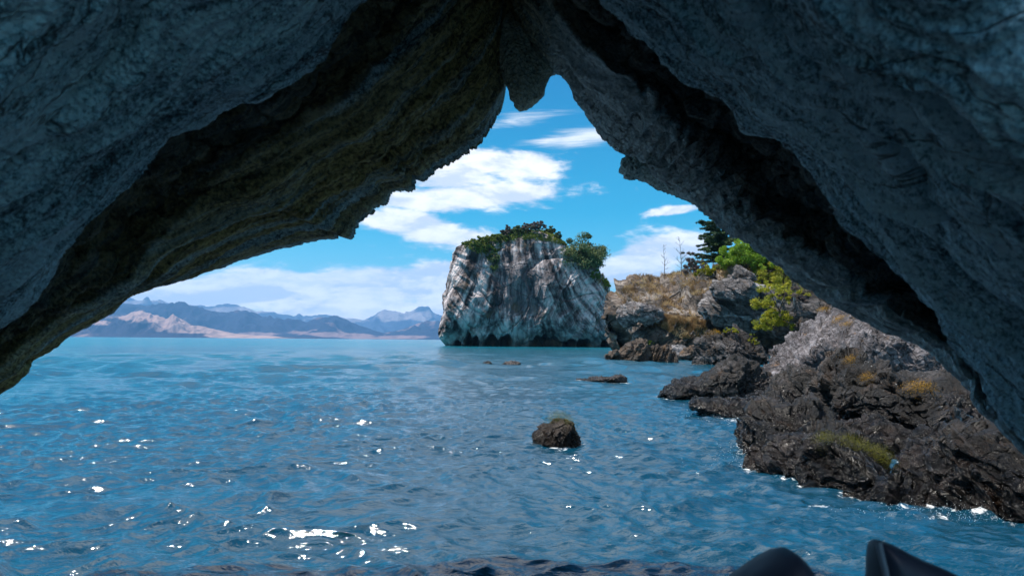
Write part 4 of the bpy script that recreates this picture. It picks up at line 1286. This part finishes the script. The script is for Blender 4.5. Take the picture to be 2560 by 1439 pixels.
def scatter(name, n, polys, mat, hgt, wid, seed, names, minz=.2, label=None, clump=1.2, kind="stuff", leafy=False, parent=None, dens_seed=0):
    """blades or leaves covering the parts of a rock that lie in the given outlines"""
    R = np.random.default_rng(seed)
    P, Nn = [], []
    for nm in names:
        V, Q, _ = ROCKS[nm]
        a, b, c, d = (V[Q[:, i]] for i in range(4))
        nr = np.cross(c - a, d - b)
        ar = np.linalg.norm(nr, axis=1) * .5
        nr = nr / np.maximum(2 * ar[:, None], 1e-9)
        cen = (a + b + c + d) / 4
        if np.mean(nr[:, 2] * (cen[:, 2] - cen[:, 2].mean())) < 0: nr = -nr
        qx, qy = proj(cen)
        ok = np.zeros(len(cen), bool)
        for pl in polys:
            pl = np.array(pl, float)
            ins = np.zeros(len(cen), bool)
            j = len(pl) - 1
            for i in range(len(pl)):
                with np.errstate(divide='ignore', invalid='ignore'):
                    t = ((pl[i, 1] > qy) != (pl[j, 1] > qy)) & (qx < (pl[j, 0] - pl[i, 0]) * (qy - pl[i, 1]) / (pl[j, 1] - pl[i, 1]) + pl[i, 0])
                ins ^= t
                j = i
            ok |= ins
        ok &= nr[:, 2] > minz
        dn = sstep(-.25, .25, fbm(cen / clump, 3, 300 + dens_seed))
        pw = ar * ok * (0.05 + dn)
        if pw.sum() <= 0: continue
        idx = R.choice(len(cen), n, p=pw / pw.sum())
        u, v = R.uniform(0, 1, (2, n))
        p = a[idx] * ((1 - u) * (1 - v))[:, None] + b[idx] * (u * (1 - v))[:, None] + c[idx] * (u * v)[:, None] + d[idx] * ((1 - u) * v)[:, None]
        P.append(p); Nn.append(nr[idx])
    P = np.concatenate(P); Nn = np.concatenate(Nn)
    m = len(P)
    if leafy:
        V, Q, ti = leaf_cards(P + Nn * hgt * .5 * R.uniform(.1, 1, m)[:, None], np.full((m, 3), hgt * .35), 3, wid, R, tint0=np.clip(.5 + 1.2 * fbm(P / (clump * .8), 2, 340), 0, 1))
    else:
        d = Nn * .35 + np.array([0, 0, .8]) + R.normal(size=(m, 3)) * .38
        d /= np.linalg.norm(d, axis=1, keepdims=True)
        s = np.cross(d, R.normal(size=(m, 3))); s /= np.linalg.norm(s, axis=1, keepdims=True)
        L = hgt * R.uniform(.4, 1.2, m)[:, None]
        V = np.stack([P - s * wid - Nn * .02, P + s * wid - Nn * .02, P + d * L + R.normal(size=(m, 3)) * .12 * hgt], 1).reshape(-1, 3)
        Q = np.arange(m * 3).reshape(-1, 3)
        ti = np.repeat(np.clip(.5 + 1.1 * fbm(P / (clump * .7), 2, 341) + R.normal(size=m) * .15, 0, 1), 3)
    o = mesh_np(name, V, Q, mat, parent, P.mean(0) * np.array([1, 1, 0]) if parent is None else None, smooth=False, attrs={"tint": ti})
    if parent is None: tag(o, label, None, None, kind)
    return o


def at(px, py, names=None, Y=None):
    h = ray(px, py, names)
    return h[0] if h is not None else unproj(px, py, Y)


def px2m(p): return p[1] / F


ISL, HD = ["rock_island"], [n for n in LAND if n in ("rocky_headland", "layered_crag", "pointed_crag", "tilted_slab", "grey_ledge", "undercut_rock")]
# island: scrub carpet, dry slope, shrubs along the crest
scatter("low_scrub", 9000, [[(1155, 606), (1262, 570), (1262, 606), (1240, 640), (1245, 672), (1228, 680), (1215, 640), (1190, 632), (1165, 622)], [(1255, 560), (1425, 570), (1430, 618), (1385, 606), (1330, 598), (1262, 606)]],
        M_OLIVE, .9, .16, 40, ISL, .12, "dense green scrub covering the top of the island", 2.5, leafy=True)
scatter("dry_slope_grass", 7000, [[(1400, 590), (1470, 640), (1540, 720), (1536, 770), (1500, 715), (1440, 640)]], M_STRAW, .6, .05, 41, ISL, .1, "dry tan grass on the steep shoulder of the island under the bushy tree", 2.0)
ish = [(1268, 592, 30, 26, M_PURP, "brownish wiry shrub at the start of the island's highest crest"), (1297, 586, 32, 24, M_DUSTY, "dull green shrub on the island crest beside a brownish one"),
       (1322, 582, 34, 22, M_PURP, "brown shrub in the middle of the island crest"), (1347, 578, 32, 26, M_PURP, "tallest brown shrub on the very top of the island"),
       (1374, 588, 26, 20, M_DUSTY, "small green shrub just past the island's highest point"), (1394, 598, 18, 18, M_DUSTY, "tiny dark shrub between the island crest and its bushy tree"),
       (1180, 617, 46, 16, M_OLIVE, "low olive shrub at the outer corner of the island top"), (1213, 612, 56, 22, M_OLIVE, "wide olive shrub on the lower step of the island top"),
       (1246, 606, 44, 22, M_OLIVE, "green shrub where the island top steps up"), (1215, 634, 44, 28, M_OLIVE, "green shrub hanging over the cliff edge of the island"),
       (1236, 664, 26, 34, M_DUSTY, "dark shrub hanging lowest down the island cliff")]
for i, (px, py, w, h, m, lb) in enumerate(ish):
    b = at(px, py, ISL, 156)
    k = px2m(b)
    bush("island_shrub", b, w * k * 1.1, h * k * 1.15, m, lb, "shrub", 600 + i, "shrubs on the island", n=80, leaf=.17, lumps=44, rough=.62)
b = at(1456, 676, ISL, 158)
b[2] -= .3
bush("bushy_tree", b + np.array([.2, 1.0, 0]), 9.6, 10.2, M_DUSTY, "round bushy tree growing on the steep shoulder of the island", "tree", 640, None, n=170, leaf=.20, stems=12, lumps=95, part="crown", trunk="trunk", low=.12)
for i, (px, py, w, h, m, lb) in enumerate([(1488, 706, 34, 36, M_OLIVE, "olive shrub directly below the island's bushy tree"), (1512, 722, 26, 30, M_YELL, "yellowish shrub lowest on the island's steep shoulder")]):
    b = at(px, py, ISL, 158)
    bush("island_shrub", b, w * px2m(b), h * px2m(b), m, lb, "shrub", 650 + i, "shrubs on the island", n=80, leaf=.17, lumps=44, rough=.62)

# headland: dry grass, bushes, trees
scatter("dry_grass", 44000, [[(1540, 735), (1600, 685), (1720, 678), (1800, 660), (1890, 640), (2040, 700), (2000, 760), (1900, 745), (1800, 705), (1760, 770), (1745, 810), (1640, 770), (1560, 760)],
                             [(1600, 800), (1750, 770), (1775, 850), (1700, 845), (1640, 810)], [(1880, 760), (2000, 700), (2060, 800), (1900, 840)]],
        M_STRAW, .50, .035, 42, ['rocky_headland', 'undercut_rock'], .22, "dry straw coloured grass tussocks covering the headland", 1.6)
hb = [(1862, 670, 132, 86, M_LIME, "big bright lime green bush on the headland crest in front of the evergreen", 90, .11),
      (1922, 678, 92, 66, M_LIME, "green bush next to the lime one, touching the cave rim", 50, .11),
      (1765, 692, 58, 34, M_YELL, "low yellow-green bush at the edge of the headland crest", 30, .10),
      (1812, 678, 46, 26, M_OLIVE, "olive bush squeezed between the yellow-green and the lime bush", 26, .10),
      (1738, 688, 56, 60, M_PURP, "greyish brown half-bare bush beside the dark evergreen", 26, .09),
      (1948, 728, 150, 96, M_YELL, "spreading green bush above the pale log on the headland slope", 46, .10),
      (1948, 776, 150, 84, M_YELL, "sparse yellow-green bush in the middle of the slope below the spreading one", 24, .09),
      (1940, 828, 116, 70, M_YELL, "green bush low on the slope just above the dark split boulder", 36, .09),
      (1985, 760, 70, 60, M_PURP, "thin leafless grey bush against the cave rim", 10, .07),
      (1828, 832, 36, 18, M_YELL, "small yellow-green tuft on top of the dark split boulder", 12, .07),
      (1884, 862, 26, 28, M_YELL, "small rusty green plant in the cleft beside the pale boulder", 10, .06),
      (1622, 860, 24, 12, M_YELL, "tiny yellow-green plant on the brown outcrop", 8, .07)]
for i, (px, py, w, h, m, lb, lumps, lf) in enumerate(hb):
    b = at(px, py, None, 90)
    k = px2m(b)
    bush("headland_bush", b, w * k, h * k, m, lb, "bush", 700 + i, "bushes on the headland", n=110, leaf=lf * max(.45, min(1, b[1] / 85)), lumps=int(lumps * 2.2), low=.05, rough=.62, woody=M_DEAD if m is M_PURP else M_BARK)
x, y = unproj(1806, 700, 98)[0], 98.0
gz = ground(x, y) or 9.0
evergreen((x, y, gz), unproj(1795, 508, 98)[2] - gz, 9.4, 55)

for i, (px, hp, lb) in enumerate([(1660, 78, "thin bare sapling standing alone on the grassy headland"), (1702, 92, "bare branching sapling between the lone one and the evergreen")]):
    b = at(px, 692, None, 90)
    R = np.random.default_rng(80 + i)
    k = px2m(b)
    t = empty("bare_sapling", b)
    tag(t, lb, "tree", "dead saplings on the headland")
    trunk_pts = np.array([b + np.array([.10 * math.sin(q * 4), 0, hp * k * q - .1]) for q in np.linspace(0, 1, 9)])
    V, Q = tubes([(trunk_pts, np.linspace(.055, .012, 9))], 5)
    mesh_np("trunk", V, Q, M_DEADD, t, b)
    br = []
    for q in range(26 if i else 16):
        s = R.integers(2, 9)
        a = R.uniform(0, 6.28)
        twigs(trunk_pts[s], (math.cos(a), math.sin(a), .9), (1.0 - .07 * s) * (1.5 if i else 1.0), .02, 1, R, br, .5, .3, 3)
    V, Q = tubes(br, 4)
    mesh_np("branches", V, Q, M_DEADD, t, b)

# the fallen dead tree and the pale log
p0, p1 = at(1668, 750, None, 80), at(1782, 694, None, 80)
p0 = p0 + np.array([0, -.6, .25]); p1 = p1 + np.array([0, -.5, .3])
R = np.random.default_rng(90)
t = empty("fallen_dead_tree", p0)
tag(t, "fallen grey dead tree with a tangle of bare roots, lying across the dry grass", "dead tree")
q = np.linspace(0, 1, 14)[:, None]
pts = p0 * (1 - q) + p1 * q + R.normal(size=(14, 3)) * .06
V, Q = tubes([(pts, np.linspace(.10, .34, 14) * (1 + .2 * np.sin(np.arange(14) * 2.1)))], 9)
mesh_np("trunk", V, Q, M_DEADD, t, p0)
br = []
for i in range(34):
    s = R.uniform(.25, .85)
    b = p0 * (1 - s) + p1 * s
    twigs(b, (R.normal() * .9 - .3, -.5 + R.normal() * .4, R.uniform(-.2, 1.1)), R.uniform(.7, 1.7), .045, 2, R, br, .8, .05, 3)
V, Q = tubes(br, 4)
mesh_np("branches", V, Q, M_DEAD, t, p0)
p0, p1 = at(1878, 812, None, 72), at(1914, 782, None, 72)
p0 = p0 + np.array([0, -.35, .15]); p1 = p1 + np.array([0, -.35, .15])
pts = p0 * (1 - q) + p1 * q + R.normal(size=(14, 3)) * .03
V, Q = tubes([(pts, .20 * (1 + .12 * np.sin(np.arange(14) * 1.7)))], 9)
tag(mesh_np("driftwood_log", V, Q, M_DEAD, None, p0), "short pale log leaning on the headland slope among the bushes", "log")

# moss on the shore rocks
mossy = {"mossy_dark_rock": [(2265, 938, .30), (2300, 972, .34), (2340, 978, .26), (2370, 1000, .2), (2130, 905, .18), (2170, 950, .13), (2420, 1030, .25), (2450, 1045, .2)],
         "low_mossy_rock": [(2065, 1105, .12), (2120, 1112, .16), (2160, 1125, .18), (2195, 1140, .14), (2215, 1160, .12), (2340, 1245, .10)],
         "pale_boulder": [(2098, 800, .5), (2120, 812, .35), (2140, 792, .3), (2060, 775, .35), (2090, 890, .3), (2200, 800, .3)],
         "split_boulder": [(1790, 828, .9), (1775, 835, .6)],
         "rock_in_water": [(1392, 1048, .09), (1410, 1048, .10), (1425, 1062, .08), (1378, 1058, .07)]}
for nm, spots in mossy.items():
    V0, Q0, ob = ROCKS[nm]
    tree = bvh(nm)
    PP, NN, S = [], [], []
    for (px, py, r) in spots:
        h = ray(px, py, [nm])
        if h is None: continue
        c, nr = h[0], np.array([0, -.35, .94])
        for k in range(int(1100)):
            u = R.normal(size=3) * r * np.array([.30, .20, .09])
            hh = tree.find_nearest(Vector(c + u))
            if hh[0] is None: continue
            n_ = np.array(hh[1])
            if n_[2] < 0: n_ = -n_
            if n_[2] < .25: continue
            PP.append(hh[0]); NN.append(n_); S.append(r)
    if not PP: continue
    PP, NN, S = np.array(PP), np.array(NN), np.array(S)
    m = len(PP)
    sz = (.004 + .017 * S)[:, None]
    V, Q, ti = leaf_cards(PP + NN * sz * .5, np.repeat(sz * .8, 3, 1), 2, 1.0, R, tint0=R.uniform(0, 1, m))
    # leaf size follows the patch
    cc = V.reshape(-1, 4, 3); ce = cc.mean(1, keepdims=True)
    V = (ce + (cc - ce) * np.repeat(sz[:, 0] * .55, 2)[:, None, None]).reshape(-1, 3)
    _mo = mesh_np("moss", V, Q, M_MOSSG if nm in ("rock_in_water", "low_mossy_rock") else M_MOSS, ob, np.array(ob.location), smooth=False, attrs={"tint": ti})
    _mo["kind"] = "stuff"

# drops thrown up where the swell meets the rocks
def spray():
    R = np.random.default_rng(95)
    V, Q, c = [], [], 0
    octa = np.array([(1, 0, 0), (-1, 0, 0), (0, 1, 0), (0, -1, 0), (0, 0, 1), (0, 0, -1)], float)
    of = np.array([(0, 2, 4), (2, 1, 4), (1, 3, 4), (3, 0, 4), (2, 0, 5), (1, 2, 5), (3, 1, 5), (0, 3, 5)])
    for (px, py, w, h, n, up) in ((1880, 1150, 55, 16, 260, .10), (2340, 1285, 120, 9, 420, .07), (2440, 1300, 60, 6, 120, .05), (1840, 1040, 60, 10, 120, .06)):
        for k in range(n):
            p = water_pt(px + R.normal() * w, max(900, py + R.normal() * h))
            p[2] = abs(R.normal()) * up * .7
            V.append(p + octa * R.uniform(.0012, .004) * p[1] / 7); Q.append(of + c); c += 6
    g = G("water drops")
    m = g.fin(Base_Color=(.8, .83, .85, 1), Roughness=.25)
    o = mesh_np("spray", np.concatenate(V), np.concatenate(Q), m, None, (0, 0, 0))
    tag(o, kind="stuff")


spray()


# the bow of the boat the picture is taken from
def boat():
    t = empty("boat", (.55, 1.4, .45))
    tag(t, "blurred dark bow of a boat with two raised tips at the bottom edge", "boat")
    g = G("dark wet rubber")
    rub = g.fin(Base_Color=(.012, .018, .036, 1), Roughness=.52, Specular_IOR_Level=.5)
    # hull below the frame: a pointed open shell
    nu, nv = 60, 14
    P = np.zeros((nv, nu, 3))
    for j, v in enumerate(np.linspace(0, 1, nv)):
        for i, u in enumerate(np.linspace(-1, 1, nu)):
            y = 1.75 - 2.6 * abs(u) ** 1.6
            half = .62 * (1 - max(0, (y + .85) / 2.6) ** 2.2)
            P[j, i] = (.62 + math.copysign(half, u) * (.45 + .55 * v), y * (.92 + .08 * v), -.12 + .66 * v)
    mesh_np("hull", P.reshape(-1, 3), grid_faces(nu, nv), rub, t, t.location)

    def tip(outl, Y, dep, ctr, name, seed):
        rock(name, outl, Y, dep, ctr, 120, 60, lambda P, N: P + N * (.004 * fbm(P * 9, 2, seed))[:, None], rub, 2.3, dep, parent=t, zmin=.3)

    tip([(1800, 1570), (1820, 1468), (1864, 1434), (1912, 1404), (1950, 1380), (1980, 1375), (2004, 1392), (2022, 1420), (2040, 1458), (2048, 1570)], 1.35, .10, (1950, 1470), "fender_tip", 3)
    tip([(2168, 1560), (2176, 1450), (2182, 1395), (2192, 1355), (2200, 1352), (2240, 1366), (2300, 1392), (2360, 1420), (2420, 1452), (2520, 1560)], 1.40, .07, (2250, 1470), "gunwale_tip", 4)
    p = unproj(np.array([2196, 2203, 2212, 2220]), np.array([1353, 1385, 1420, 1470]), 1.32)
    V, Q = tubes([(p, np.full(4, .006))], 6)
    g = G("worn rubber edge")
    mesh_np("edge_strip", V, Q, g.fin(Base_Color=(.12, .15, .19, 1), Roughness=.5), t, t.location)


boat()
print("done", time.time() - T0)
